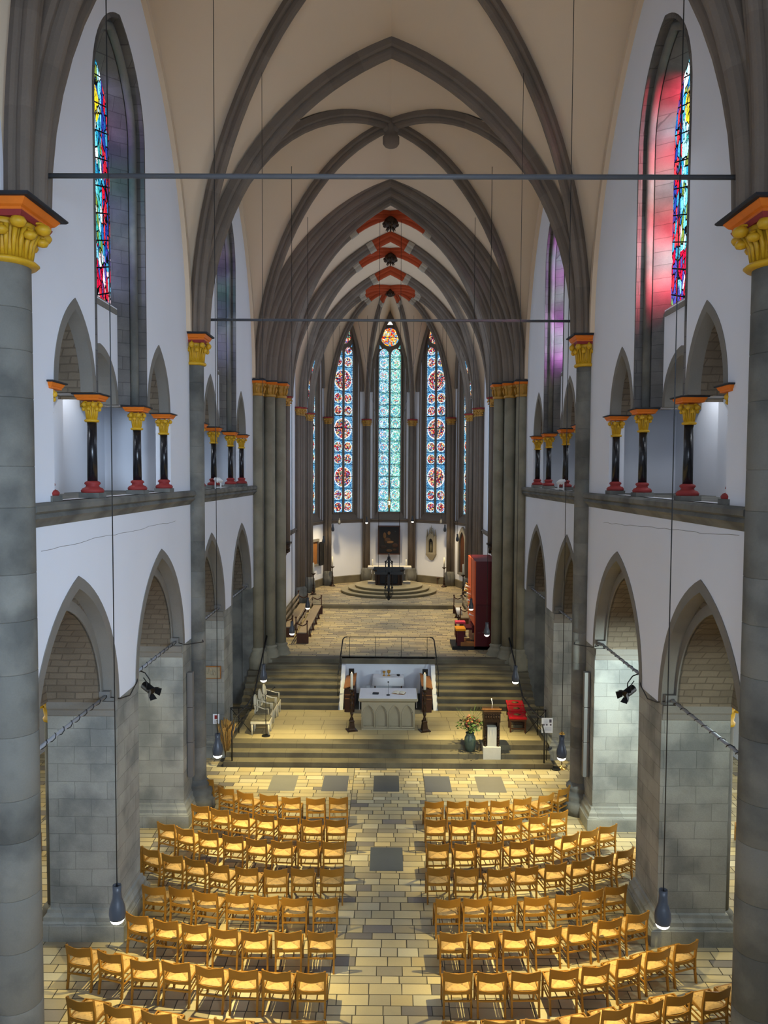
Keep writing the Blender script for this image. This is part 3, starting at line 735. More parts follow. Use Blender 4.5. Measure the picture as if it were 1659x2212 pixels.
apw=[]
def apse_window(mid,d,n,kind,seed,label,sill=ZB):
    w=thing('window_%d'%win[0],label,'window',(mid.x+n.x*.3,mid.y+n.y*.3,ZB),math.atan2(d.y,d.x),kind='structure'); win[0]+=1
    m=apse_glass(kind,seed); m.build('window_glass','stained_apse',w,fixn=False)
    mb=MB(); vs,fs=TR; mb.add([(p[0],-.1+p[2],p[1]) for p in vs],fs); mb.build('tracery','rib_stone',w)
    mb=MB(); path=[(-.98,-.3,-.42)]+[(x,-.3,z) for x,z in arc(0,.98,ZSP-ZB,ZAP-ZSP+.3)]+[(.98,-.3,-.42)]
    pr=[(-.04,-.02),(.05,-.02),(.05,.03),(.1,.07),(.14,.05),(.18,.10),(.24,.13),(.36,.22),(.36,-.1),(-.04,-.1)]
    nh=Vector((0,1,0)); t=(Vector(path[1])-Vector(path[0])).normalized(); s_=1 if t.cross(nh).x>0 else -1
    mb.sweep(path,nh,[(u,v*s_) for u,v in pr],cols=tones(20,.1,seed)); mb.build('window_frame','rib_stone',w)
    mb=MB(); mb.rings([[(x,-.36,-.45),(x,.1,-.45),(x,.1,.02),(x,0,.02),(x,-.3,-.38)] for x in (-.98,.98)],smooth=False); mb.build('window_sill','rib_stone',w)
    return w
def wall_panel(mb,p,q,hole=True,z0=1.7,z1=19.7):
    mid,d,n,L=panel_frame(p,q)
    outer=[(-L/2-.05,z0),(L/2+.05,z0),(L/2+.05,z1),(-L/2-.05,z1)]
    hs=[]
    if hole: hs=[[(-.98,ZB-.42)]+[(x,z) for x,z in arc(0,.98,ZSP,ZAP-ZSP+.3)]+[(.98,ZB-.42)]]
    vs,fs=plate([outer]+hs,.35); mb.add([tuple(mid+d*v[0]+n*v[2]+Vector((0,0,v[1]))) for v in vs],fs)
    return mid,d,n,L
KL=['leaded apse window, far armchair side','tall red and blue stained glass apse window, armchair side','pale turquoise central apse window under a round rose','tall red and blue stained glass apse window, lectern side','leaded apse window, far lectern side']
for i in range(5):
    mb=MB(); mid,d,n,L=wall_panel(mb,VERT[i],VERT[i+1]); struct(mb.build('wall_apse_%d'%(i+1),'plaster'),'white apse wall panel number %s from the armchair side'%('one','two','three','four','five')[i],'wall')
    apse_window(mid,d,n,'centre' if i==2 else 'side',40+i,KL[i])
for sx,nm in ((-1,'left'),(1,'right')):
    for k,(y0,y1) in enumerate(((30.9,35.4),(35.4,41.15),(41.15,45.1))):
        p,q=((sx*5.0,y0),(sx*5.0,y1)) if sx<0 else ((sx*5.0,y1),(sx*5.0,y0))
        mb=MB(); mid,d,n,L=wall_panel(mb,p,q); struct(mb.build('wall_choir_%s_%d'%(nm,k+1),'plaster'),'white choir side wall of the %s bay, %s'%(('first','second','third')[k],SD[sx]),'wall')
        w=thing('window_%d'%win[0],'choir side window of the %s bay, %s'%(('first','second','third')[k],SD[sx]),'window',(mid.x+n.x*.3,mid.y,ZB),math.atan2(d.y,d.x),kind='structure'); win[0]+=1
        mb=MB(); vs,fs=plate([[(-.95,0)]+[(x,z) for x,z in arc(0,.95,ZSP-ZB,ZAP-ZSP)]+[(.95,0)]],.02); mb.add([(p_[0],p_[2],p_[1]) for p_ in vs],fs); mb.build('window_glass','pale_glass',w)
        mb=MB(); vs,fs=TR; mb.add([(p_[0],-.1+p_[2],p_[1]) for p_ in vs],fs); mb.build('tracery','rib_stone',w)
# string courses and baseboards
mb=MB(); mb2=MB()
pl=[(-5.0,31.0)]+VERT+[(5.0,31.0)]
for a,b in zip(pl[:-1],pl[1:]):
    A=Vector((*a,0)); B=Vector((*b,0)); d=(B-A).normalized(); inn=Vector((d.y,-d.x,0))
    mb.rings([[p+inn*o+Vector((0,0,z)) for o,z in ((-.02,5.78),(.06,5.82),(.05,5.9),(.12,5.95),(.12,6.0),(-.02,6.04))] for p in (A,B)],smooth=False)
    zf=1.955
    mb2.rings([[p+inn*o+Vector((0,0,z)) for o,z in ((-.02,zf-.2),(.05,zf-.2),(.05,zf+.42),(-.02,zf+.48))] for p in (A,B)],smooth=False)
idx[0]+=1; struct(mb.build('trim_%d'%idx[0],'rib_stone'),'thin dark string course under the choir and apse windows','string course')
struct(mb2.build('baseboard_apse','step_stone'),'grey stone plinth round the choir and apse walls','plinth')

# choir shaft bundles
def bundle(x,y,z0,label,n=3,rr=.105,spread=.2,ang=0,corbel=False):
    t=thing('shaft_bundle',label,'column',(x,y,0),ang,group='bundled wall shafts of the choir')
    offs=[(-spread,-.02),(0,.12),(spread,-.02)] if n==3 else [(-spread*1.9,-.06),(-spread*.95,.04),(0,.13),(spread*.95,.04),(spread*1.9,-.06)]
    for k,(a,b) in enumerate(offs):
        big=rr*(1.15 if k==len(offs)//2 else .85); zb=z0 if corbel else z0+.9
        mb=MB(); mb.cyl(a,b,zb,12.1,big,big,16); mb.build('shaft','rib_stone',t)
        mb=MB(); mb.lathe([(big,12.0),(big+.03,12.03),(big,12.06),(big*1.1,12.2),(big*1.7,12.36)],a,b,12)
        for q in range(6): mb.ball((a+big*1.6*math.cos(q*PI/3),b+big*1.6*math.sin(q*PI/3),12.26),.055,6)
        for q in range(6): mb.ball((a+big*1.3*math.cos(q*PI/3+.5),b+big*1.3*math.sin(q*PI/3+.5),12.14),.045,6)
        mb.build('capital','gold_dim',t)
        mb=MB(); mb.lathe([(big*1.5,12.35),(big*2.0,12.38),(big*2.0,12.42),(big*1.8,12.45)],a,b,8); mb.build('abacus','red_paint',t)
        if not corbel:
            mb=MB(); mb.lathe([(big*2.0,z0),(big*2.0,z0+.55),(big*1.7,z0+.62),(big*1.7,z0+.8),(big*1.35,z0+.86),(big,z0+.92)],a,b,8); mb.build('base','shaft_stone',t)
    mb=MB(); w=spread*(1.4 if n==3 else 2.2); mb.box(-w,w,-.3,-.02,(z0 if corbel else z0),12.45); mb.build('backing','rib_stone',t)
    if corbel:
        mb=MB(); mb.rings([[(-.34,-.3,z0),(.34,-.3,z0),(.34,.28,z0),(-.34,.28,z0)],[(-.34,-.3,z0-.08),(.34,-.3,z0-.08),(.34,.28,z0-.08),(-.34,.28,z0-.08)]],smooth=False)
        mb.lathe([(.03,z0-.75),(.1,z0-.6),(.14,z0-.45),(.26,z0-.25),(.3,z0-.08)],0,-.02,10)
        for q in range(7): mb.ball((.22*math.cos(q*.9),.2*abs(math.sin(q*.9))-.02,z0-.25-.03*q),.08,6)
        mb.build('corbel','bronze_dark',t)
    return t
for sx in (-1,1):
    a=-sx*PI/2*-1
    ang=PI/2*sx
    # local +y points to the room centre
    bundle(sx*4.82,35.4,5.75,'shaft bundle hanging on a carved corbel halfway along the choir, %s'%SD[sx],3,.12,.2,ang,True)
    bundle(sx*4.78,41.15,1.955,'five-shaft bundle reaching the floor before the apse, %s'%SD[sx],5,.12,.17,ang)
    bundle(sx*4.72,45.0,1.955,'slim shaft bundle at the beginning of the apse, %s'%SD[sx],3,.12,.16,ang)
for i in (1,4): 
    x,y=SH[i]; bundle(x,y,1.955,'shaft bundle between the two apse windows, %s'%SD[-1 if x<0 else 1],3,.12,.15,math.atan2(CY-y,-x)-PI/2)
for i in (2,3):
    x,y=SH[i]; bundle(x,y,1.955,'shaft bundle beside the central apse window, %s'%SD[-1 if x<0 else 1],3,.12,.15,math.atan2(CY-y,-x)-PI/2)

# choir vaults
ZC=12.45
web_bay(30.3,35.4,4.85,ZC,19.85,19.95,19.3,'ceiling_choir_1','plaster vault of the first choir bay',5.02)
web_bay(35.4,41.15,4.85,ZC,19.85,19.95,19.3,'ceiling_choir_2','plaster vault of the second choir bay',5.02)
mb=MB(); n=20; BO=(0,45.1); rib={}
anch=[(-4.85,41.15)]+[(v[0]*.97,CY+(v[1]-CY)*.97) for v in VERT]+[(4.85,41.15)]
ribs=[ell(a,BO,ZC,19.8,n) for a in anch]
wv=[(-5.0,41.15)]+VERT+[(5.0,41.15)]
for k in range(7):
    W=parc(wv[k],wv[k+1],ZC,19.35-ZC,n); ruled(mb,ribs[k],W[:n+1]); ruled(mb,ribs[k+1],W[n:][::-1])
T=parc((-4.85,41.15),(4.85,41.15),ZC,19.85-ZC,n); ruled(mb,ribs[0],T[:n+1]); ruled(mb,ribs[7],T[n:][::-1])
struct(mb.build('ceiling_apse','vault_plaster'),'plaster webs of the apse vault','vault')
mb=MB(); mb.box(-6,6,30.9,52,20.4,20.6); struct(mb.build('ceiling_roof','plaster'),'roof slab above the choir','ceiling')
P_CH=[(-.2,-.05),(-.2,.08),(-.15,.15),(-.11,.12),(-.1,.2),(-.08,.28),(-.03,.33),(0,.34)]
P_CR=[(-.14,-.05),(-.14,.08),(-.1,.12),(-.08,.12),(-.075,.2),(-.04,.27),(0,.28)]
def choir_rib(path,prof,label,top=4):
    """rib painted red near its crown with a white band"""
    n=len(path); full=path[0].z<path[-1].z-1   # half rib springing -> crown
    if full:
        a=path[:n-top]; b=path[n-top-1:n-top+1]; c=path[n-top:]
        segs=[(a,'rib_stone',1.),(b,'rib_white',1.15),(c,'rib_red',1.)]
    else:
        m=n//2; segs=[(path[:m-top+1],'rib_stone',1.),(path[m-top:m-top+2],'rib_white',1.15),(path[m-top+1:m+top],'rib_red',1.),(path[m+top-1:m+top+1],'rib_white',1.15),(path[m+top:],'rib_stone',1.)]
    t=thing('trim_%d'%(idx[0]+1),label,'rib',kind='structure'); idx[0]+=1
    d0=(path[-1]-path[0]); d0.z=0; d0.normalize(); nh=Vector((-d0.y,d0.x,0)); tt=(path[1]-path[0]).normalized(); s_=1 if tt.cross(nh).dot(d0)>0 else -1
    for pth,m_,k in segs:
        if len(pth)<2: continue
        mb=MB(); pr=mirror_prof([(u*k,v*s_*k) for u,v in prof]); mb.sweep(pth,nh,pr,cols=tones(12,.15,3) if m_=='rib_stone' else None)
        mb.build({'rib_stone':'stone_rib','rib_white':'white_band','rib_red':'red_painted_end'}[m_],m_,t)
    return t
for Y,l in ((35.4,'first'),(41.15,'second')):
    choir_rib(parc((-4.75,Y),(4.75,Y),ZC,7.35,30),P_CH,'%s transverse rib of the choir with red painted crown'%l,4)
for k,(y0,y1) in enumerate(((30.5,35.4),(35.4,41.15))):
    ym=(y0+y1)/2
    for ye in (y0,y1):
        for sx in (-1,1):
            choir_rib(ell((sx*4.7,ye+(.15 if ye==y0 else -.15)),(0,ym),ZC,19.9,24),P_CR,'%s diagonal rib of the %s choir vault, %s'%('near' if ye==y0 else 'far',('first','second')[k],SD[sx]),6)
    mb=MB(); mb.ball((0,ym,19.5),.3,12,(1,1,.9))
    for q in range(14): a=q*2*PI/14; mb.ball((.27*math.cos(a),ym+.27*math.sin(a),19.4+.05*(q%2)),.09,6)
    for q in range(8): a=q*2*PI/8; mb.tube([(.12*math.cos(a),ym+.12*math.sin(a),19.3),(.2*math.cos(a),ym+.2*math.sin(a),19.16)],[.05,.015],5)
    idx[0]+=1; struct(mb.build('trim_%d'%idx[0],'bronze_dark'),'dark leafy boss of the %s choir vault'%('first','second')[k],'boss')
for k,a in enumerate(anch):
    a2=(a[0]*.97,CY+(a[1]-CY)*.97 if k not in (0,7) else a[1]+.15)
    choir_rib(ell(a2,BO,ZC,19.75,24),P_CR,'apse vault rib number %s counted from the armchair side'%('one','two','three','four','five','six','seven','eight')[k],6)
mb=MB(); mb.ball((0,CY,19.4),.24,10)
for q in range(10): a=q*2*PI/10; mb.ball((.22*math.cos(a),CY+.22*math.sin(a),19.32),.07,6)
idx[0]+=1; struct(mb.build('trim_%d'%idx[0],'bronze_dark'),'dark boss where the apse ribs meet','boss')
for k in range(5):    # wall ribs framing the apse windows
    p,q=VERT[k],VERT[k+1]; mid,d,n_,L=panel_frame(p,q); s=L/2-.32
    A=mid-d*s-n_*.06; B=mid+d*s-n_*.06
    ribobj([parc((A.x,A.y),(B.x,B.y),14.2,5.0,14)],[(-.09,-.06),(-.09,.06),(-.04,.12),(0,.13)],'wall rib over apse window number %s from the armchair side'%('one','two','three','four','five')[k],v=.05)
# ================================================================== AISLES AND WEST END
for sx,nm in ((-1,'left'),(1,'right')):
    mb=MB(); a,b=sorted((sx*11,sx*11.3)); mb.box(a,b,-4,31,0,8.3)
    a,b=sorted((sx*5.5,sx*11.3)); mb.box(a,b,31,31.3,0,8.3); mb.box(a,b,-4.3,-4,0,8.3)
    struct(mb.build('wall_aisle_%s'%nm,'plaster'),'outer aisle wall beyond the piers, %s'%SD[sx],'wall')
    mb=MB(); n_=12
    for y0,y1 in ((-4,10.4),(10.4,15.),(15.,19.8),(19.8,24.5),(24.5,31.)):    # ribless barrel bays
        W=parc((sx*6.4,0),(sx*11,0),4.6,2.9,10); mb.rings([[Vector((p.x,y,p.z)) for p in W] for y in (y0,y1)],False,False)
    struct(mb.build('ceiling_aisle_%s'%nm,'rough_brick'),'rough brick vault over the aisle, %s'%SD[sx],'vault')
mb=MB(); mb.box(-11.3,11.3,-4.4,-4.1,0,20.6); struct(mb.build('wall_west','plaster'),'west wall behind the organ gallery','wall')

LATE=[]
# ================================================================== CHAIRS
def make_chair(loc,rz,label,group):
    t=thing('rush_seat_chair',label,'chair',loc,rz,group)
    W=.225
    for sx in (-1,1):
        x=sx*W
        mb=MB(); mb.rings([[(x-.016,y-.02,z),(x+.016,y-.02,z),(x+.016,y+.02,z),(x-.016,y+.02,z)] for y,z in ((-.035,0),(0,.2),(.01,.42),(-.005,.6),(-.04,.79))],smooth=False); mb.build('leg','chair_wood',t)
        mb=MB(); mb.rings([[(x-.016,y-.018,z),(x+.016,y-.018,z),(x+.016,y+.018,z),(x-.016,y+.018,z)] for y,z in ((.42,0),(.41,.44))],smooth=False); mb.build('leg','chair_wood',t)
    # backrest: bent plywood with wavy top edge
    mb=MB(); n=14; fr=[];
    for i in range(n+1):
        u=-1+2*i/n; x=u*(W+.012); zt=.80-.018*(1-abs(u))*1.2+.010*math.cos(u*PI*1.0)*-1*.9; zt=.785+.014*(abs(u)**1.5)-.012*math.exp(-(u/.35)**2); zb=.625-.018*math.exp(-(u/.45)**2)
        y=-.045-.035*(1-u*u); fr.append([(x,y+.02,zb),(x,y+.008,zb),(x,y-.016,zt),(x,y-.002,zt)])
    mb.rings(fr,smooth=False); mb.build('backrest','chair_wood',t)
    # seat frame
    mb=MB(); fr=[]
    for i in range(9):
        u=-1+2*i/8; fr.append([(u*W,-.0-.012*(1-u*u),.45-.03*(1-u*u)),(u*W,.02,.45-.03*(1-u*u)),(u*W,.02,.375),(u*W,-.0-.012*(1-u*u),.375)])
    mb.rings(fr,smooth=False)
    for sx in (-1,1): mb.bar((sx*W,.01,.41),(sx*W,.42,.425),.022,.05)
    mb.bar((-W,.42,.42),(W,.42,.42),.022,.05); mb.build('seat_frame','chair_wood',t)
    mb=MB(); mb.bar((-W,-.012,.27),(W,-.012,.27),.018,.028); mb.bar((-W,.415,.24),(W,.415,.24),.018,.028)
    for sx in (-1,1): mb.bar((sx*W,0,.21),(sx*W,.41,.21),.018,.028); mb.bar((sx*W,0,.30),(sx*W,.41,.30),.016,.02)
    mb.bar((-.09,.0,.26),(-.09,.41,.25),.014,.014); mb.bar((.09,.0,.26),(.09,.41,.25),.014,.014)
    mb.build('stretcher','chair_wood',t)
    mb=MB(); G=12; s=.205; vs=[]; r=random.Random(5)
    for j in range(G+1):
        for i in range(G+1):
            u=-1+2*i/G; v=-1+2*j/G; m=max(abs(u),abs(v)); dg=abs(abs(u)-abs(v))
            z=.452+.012*(1-m**6)-.016*math.exp(-(dg/.12)**2)*(m**.5)+r.uniform(-.0015,.0015)
            if m==1: z-=.02
            vs.append((u*s,.215+v*s,z))
    fs=[]; n0=len(mb.v); mb.v+=vs
    for j in range(G):
        for i in range(G):
            u=-1+2*(i+.5)/G; v=-1+2*(j+.5)/G; k=(.84 if abs(u)>abs(v) else 1.04)*(.62 if abs(abs(u)-abs(v))<.09 else 1)*r.uniform(.88,1.08)
            mb.cur=(k,k,k); a=j*(G+1)+i; mb._f([n0+a,n0+a+1,n0+a+G+2,n0+a+G+1],True)
    mb.build('seat','rush',t)
    return t
def conv(off,s,prs): return [((off[0]+a/s,off[1]+b/s),(off[0]+c/s,off[1]+d/s)) for a,b,c,d in prs]
V1=((400,1660),4.366); V2=((280,1760),5.925); V3=((500,1880),5.925); V4=((130,1960),4.366); V5=((890,1660),4.366); V6=((1120,1740),5.53); V7=((900,1880),5.53); V8=((1180,1940),3.95)
LEFT=[conv(*V1,[(1350,275,1543,270),(1133,280,1328,278),(903,268,1095,272),(695,238,878,255),(485,205,640,238),(302,165,458,198),(115,75,270,108)]),
 conv(*V1,[(1320,480,1525,480),(1090,478,1300,485),(862,465,1070,475),(648,418,842,445),(422,402,606,428),(232,368,412,395),(55,335,222,360)]),
 conv(*V1,[(1290,690,1508,685),(1045,685,1270,692),(798,675,1020,685),(562,650,775,672),(342,620,550,640),(118,590,308,612)])+conv(*V2,[(585,140,822,195),(348,85,575,130)]),
 conv(*V1,[(1255,940,1505,940),(988,938,1225,940),(733,950,972,945),(460,922,693,940)])+conv(*V2,[(985,605,1275,655),(690,535,975,585),(400,490,680,530),(150,400,370,460),(-85,345,135,410)]),
 conv(*V3,[(1025,348,1370,345),(622,345,985,345),(265,315,620,330)])+conv(*V2,[(1212,1010,1558,1025),(810,965,1135,1005),(485,910,800,955),(145,895,460,925)]),
 conv(*V3,[(958,780,1335,780),(535,780,915,775),(105,775,485,780)])+conv(*V2,[(1025,1440,1393,1468)])+conv(*V4,[(1135,148,1400,158),(862,103,1118,135),(610,40,830,90)]),
 conv(*V3,[(812,1295,1225,1300),(365,1270,775,1300)])+[((491.5,2093),(559,2095))]+conv(*V4,[(1265,540,1545,575),(948,498,1225,525),(650,485,935,495),(350,395,575,445),(50,350,290,385)]),
 [((623,2204),(706,2206)),((541,2211),(618,2213)),((457,2198),(535,2206))]+conv(*V4,[(1080,1035,1420,1065),(750,960,1055,1010),(400,900,690,950),(50,840,320,890)])]
RIGHT=[conv(*V5,[(115,312,305,308),(322,308,517,308),(528,308,725,308),(735,305,928,298),(952,290,1135,270),(1195,265,1345,225),(1375,212,1505,150)]),
 conv(*V5,[(125,480,322,482),(360,482,570,480),(597,488,805,488),(848,482,1052,462),(1105,462,1288,438),(1300,420,1482,390)]),
 conv(*V5,[(135,708,358,708),(392,708,615,705),(637,702,855,692),(917,695,1128,672),(1147,675,1355,655)])+conv(*V6,[(520,370,732,308),(745,312,958,265),(965,258,1190,215)]),
 conv(*V5,[(135,935,370,932),(398,940,640,942),(705,948,938,935),(968,932,1198,918),(1252,905,1468,880)])+conv(*V6,[(637,670,885,618),(910,615,1145,565),(1172,555,1395,485),(1405,490,1640,415)]),
 conv(*V7,[(215,340,535,335),(548,330,868,328),(885,320,1213,312),(1272,322,1592,308)])+conv(*V6,[(440,1070,735,1040),(745,1030,1022,985),(1030,975,1308,938)]),
 conv(*V7,[(265,738,612,735),(640,735,995,730),(1018,720,1368,712)])+conv(*V6,[(195,1470,535,1438),(582,1438,905,1390),(940,1378,1255,1330),(1285,1312,1578,1252)]),
 conv(*V7,[(300,1212,690,1210),(708,1212,1095,1212),(1122,1208,1500,1205)])+conv(*V8,[(18,610,295,595),(300,585,555,555),(605,530,822,475),(848,465,1072,412),(1100,400,1302,352)]),
 [((954,2207),(1036,2207)),((1038,2203),(1123,2204)),((1132,2202),(1208,2202))]+conv(*V8,[(205,1015,470,965),(475,960,735,910),(750,900,1005,860),(1015,840,1260,795),(1345,800,1580,752),(1585,745,1840,690)])]
NTH=['first','second','third','fourth','fifth','sixth','seventh','eighth','ninth','tenth']
ROWN=['front row','second row','third row','fourth row','fifth row','sixth row','seventh row','last visible row']
chair0=None
def place_chairs():
    global chair0
    for blk,sdn in ((LEFT,'armchair side'),(RIGHT,'lectern side')):
        for ri,row in enumerate(blk):
            for ci,(tl,tr) in enumerate(row):
                a=at(*tl,Z=.79); b=at(*tr,Z=.79); c=(a+b)/2; d=b-a; rz=math.atan2(d.y,d.x)
                rz=max(-.75,min(.75,rz)); n=Vector((-math.sin(rz),math.cos(rz),0))
                loc=c+n*.045; loc.z=0
                lab='oak chair with rush seat, %s, %s from the aisle, %s'%(ROWN[ri],NTH[ci],sdn)
                grp='rush seat chairs in the nave'
                if chair0 is None:
                    chair0=make_chair(loc,rz,lab,grp); index_children(); o=chair0
                else:
                    o=copy_tree(chair0); o.location=loc; o.rotation_euler=(0,0,rz); o['label']=lab
place_chairs()
for k,(x,y,rz) in enumerate(((-8.3,17.2,.2),(-8.9,17.6,.25),(-9.6,19.2,.1),(8.6,18.0,-.3),(9.3,18.6,-.3))):
    o=copy_tree(chair0); o.location=(x,y,0); o.rotation_euler=(0,0,rz); o['label']='rush seat chair %s in the aisle beyond the piers, %s'%(('nearest the pier','next to the nearest one','farther back','nearest the arch','farther back')[k],SD[-1 if x<0 else 1]); o['group']='chairs in the aisles'

# ================================================================== PENDANT LAMPS
def vault_z(x,y):
    return 19.1-.35*max(0,abs(x)-2)
def lamp(x,y,z,label,s=1.,top=None,on=True):
    t=thing('pendant_lamp',label,'lamp',(x,y,z),0,'bell-shaped pendant spotlights')
    mb=MB(); mb.lathe([(.078*s,.0),(.082*s,.02),(.088*s,.06),(.084*s,.12),(.066*s,.18),(.05*s,.23),(.046*s,.3),(.046*s,.37),(.036*s,.37),(.036*s,.31)],0,0,24); sh=mb.build('lamp_shade','lamp_grey',t)
    mb=MB(); mb.lathe([(.01,-.055*s),(.035*s,-.05*s),(.06*s,-.034*s),(.074*s,-.008*s),(.077*s,.01)],0,0,20); mb.build('bulb','lamp_glow' if on else 'lamp_grey',sh)
    mb=MB(); mb.tube([(0,0,.3*s),(0,0,(top or 19.3)-z)],.006 if y<20 else .009,6); mb.build('cable','iron',t)
    return t
LAMPS=[]
for k,y in enumerate((8.05,12.9,17.7,22.95,27.4)):
    for sx in (-1,1):
        lamp(sx*2.93+(0.02 if sx<0 else .03),y,4.1,'grey bell-shaped pendant lamp, %s from the viewer in its row, %s'%(NTH[k],SD[sx]),1.,17.9+(0 if y>15 else .3)); LAMPS.append((sx*2.93,y,4.1))
for px,py,Y,on,l in ((719,1146,44.5,0,'low near the wall'),(733,1131,47,0,'high near the wall'),(792,1129,47.5,1,'before the central window shaft'),(891,1127,47.5,1,'before the central window shaft'),(953,1130,47,0,'high near the wall'),(961,1147,44.5,0,'low near the wall'),(699,1172,42.5,0,'lowest of the three'),(1055,1376,27.6,1,'in front of the red organ'),(988,1168,42.5,0,'lowest of the three')):
    if Y<30: continue
    p=at(px,py,Y=Y); lamp(p.x,p.y,p.z,'small pendant lamp in the apse %s, %s'%(l,SD[-1 if px<840 else 1]),1.,18.6,bool(on))
# ================================================================== ALTAR PLATFORM
t=thing('stone_altar','carved pale stone altar with four blind gothic arches','altar',(0,25.55,.465))
mb=MB(); hw,hd=.88,.55
mb.box(-hw+.06,hw-.06,-hd+.09,hd-.09,0,.93); mb.box(-hw,hw,-hd,hd,0,.07); mb.build('core','altar_stone',t)
for sy in (-1,1):
    loops=[[(-hw,.06),(hw,.06),(hw,.93),(-hw,.93)]]
    for k in range(4):
        c=-.645+.43*k; loops.append([(c-.165,.12),(c-.165,.52)]+[(c-.14,.56),(c-.155,.6)]+arc(c,.125,.62,.19,5)+[(c+.155,.6),(c+.14,.56)]+[(c+.165,.52),(c+.165,.12)])
    vs,fs=plate(loops,.09); mb=MB(); mb.add([(v[0],sy*(hd-.09+v[2]),v[1]) for v in vs],fs)
    for k in range(4):
        c=-.645+.43*k; pts=[(c-.19,sy*(hd+.01),.1),(c-.19,sy*(hd+.01),.5)]+[(x,sy*(hd+.01),z) for x,z in arc(c,.19,.52,.33,6)]+[(c+.19,sy*(hd+.01),.1)]
        mb.tube(pts,.013,6)
    mb.build('carved_panel','altar_stone',t)
mb=MB(); mb.mould(-hw-.1,hw+.1,-hd-.06,hd+.06,[(.93,-.08),(.95,-.05),(.97,-.02),(1.0,0),(1.07,0)]); mb.build('mensa','altar_stone',t)
mb=MB(); mb.box(-.95,.95,-.6,.62,1.535,1.545)
for sx in (-1,1): mb.box(*sorted((sx*.95,sx*.958)),-.45 if sx<0 else -.2,.62,1.1,1.545)
for i in range(5): mb.cur=(.9,.9,.92); mb.box(-.2+.28*i,-.194+.28*i,-.6,.62,1.545,1.5475)
o=mb.build('altar_cloth','linen',loc=(0,25.55,0)); tag(o,'white linen cloth lying on the stone altar','altar cloth')
mb=MB(); mb.box(-.1,.1,-.07,.07,0,.035); o=mb.build('book','dark_cap',loc=(-.42,25.45,1.55)); o.rotation_euler=(0,0,-.1); tag(o,'small dark closed book on the altar cloth','book')
t=thing('open_book','open altar book with creamy pages on the cloth','book',(.36,25.55,1.548),-.25)
mb=MB()
for s in (-1,1): mb.rings([[(s*x,-.14,z),(s*x,.14,z),(s*x,.14,z-.012),(s*x,-.14,z-.012)] for x,z in ((0,.02),(.06,.045),(.14,.04),(.2,.022))],smooth=False)
mb.build('pages','wax',t); mb=MB(); mb.box(-.215,.215,-.15,.15,0,.008); mb.build('cover','mid_wood',t)
t=thing('microphone','thin gooseneck microphone standing on the altar','microphone',(.0,25.3,1.548))
mb=MB(); mb.cyl(0,0,0,.02,.06); mb.build('base','black_plastic',t); mb=MB(); mb.tube([(0,0,.02),(0,0,.25),(0,-.02,.42)],.006,6); mb.build('stem','grey_metal',t); mb=MB(); mb.ball((0,-.02,.45),.028,8); mb.build('head','black_plastic',t)
for sx in (-1,1):
    t=thing('altar_candlestick','tall twisted bronze candlestick with thick candle beside the altar, %s'%SD[sx],'candlestick',(sx*1.2,24.95,.465),.3)
    mb=MB(); mb.mould(-.17,.17,-.17,.17,[(0,0),(.03,0),(.04,-.07),(.08,-.08),(.28,-.1),(.32,-.09),(.36,-.11)]); mb.build('base','bronze_dark',t)
    mb=MB(); rg=[]
    for i in range(40):
        z=.34+i*.0245; a=i*.42; rr=.05+.008*math.sin(i*.9); rg.append([(rr*(1+.25*math.cos(2*(q*PI/4)-a))*math.cos(q*PI/4),rr*(1+.25*math.cos(2*(q*PI/4)-a))*math.sin(q*PI/4),z) for q in range(8)])
    mb.rings(rg); mb.lathe([(.04,1.28),(.06,1.3),(.1,1.36),(.11,1.38),(.05,1.38)],0,0,14); mb.build('twisted_stem','bronze_dark',t)
    mb=MB(); mb.cyl(0,0,1.38,1.9,.045); mb.build('candle','wax',t)
    mb=MB(); mb.ball((0,0,1.93),.012,6,(1,1,2)); mb.build('flame','candle_glow',t)
# lectern
t=thing('lectern','dark bronze and wood lectern on a pale stone foot','lectern',(3.2,23.42,.155))
mb=MB(); mb.mould(-.27,.27,-.16,.3,[(0,0),(.38,0),(.4,-.01)]); mb.mould(-.14,.14,-.13,.2,[(.38,0),(1.0,0)]); mb.build('stone_foot','marble_pale',t)
mb=MB()
for a in (-.24,.16): mb.box(a,a+.08,-.09,.28,.4,1.18)
mb.box(-.24,.24,.1,.28,.4,1.18); mb.box(-.25,.25,-.16,.3,1.16,1.46); mb.box(-.27,.27,-.18,.33,1.44,1.5)
mb.build('body','bronze_dark',t)
mb=MB()
for z in (.5,.75,1.0):
    for x in (-.2,.2): mb.ball((x,-.1,z),.035,8); mb.ball((x,-.1,z-.08),.045,8,(1,1,1.4))
for k in range(6): x=-.2+.08*k; mb.ball((x,-.17,1.4),.022,6); mb.ball((x,-.17,1.31),.03,6,(1,1,1.9))
mb.build('carved_pattern','bronze_dark',t)['kind']='stuff'
mb=MB(); mb.rings([[(-.3,-.05,1.52),(.3,-.05,1.52),(.3,.36,1.38),(-.3,.36,1.38)][::1],[(-.3,-.05,1.56),(.3,-.05,1.56),(.3,.36,1.42),(-.3,.36,1.42)]],smooth=False); mb.build('book_rest','mid_wood',t)
mb=MB(); mb.tube([(0,-.02,1.55),(.02,.0,1.7),(.0,.06,1.8)],.007,6); mb.ball((0,.07,1.82),.022,8); mb.build('microphone','white_paint',t)
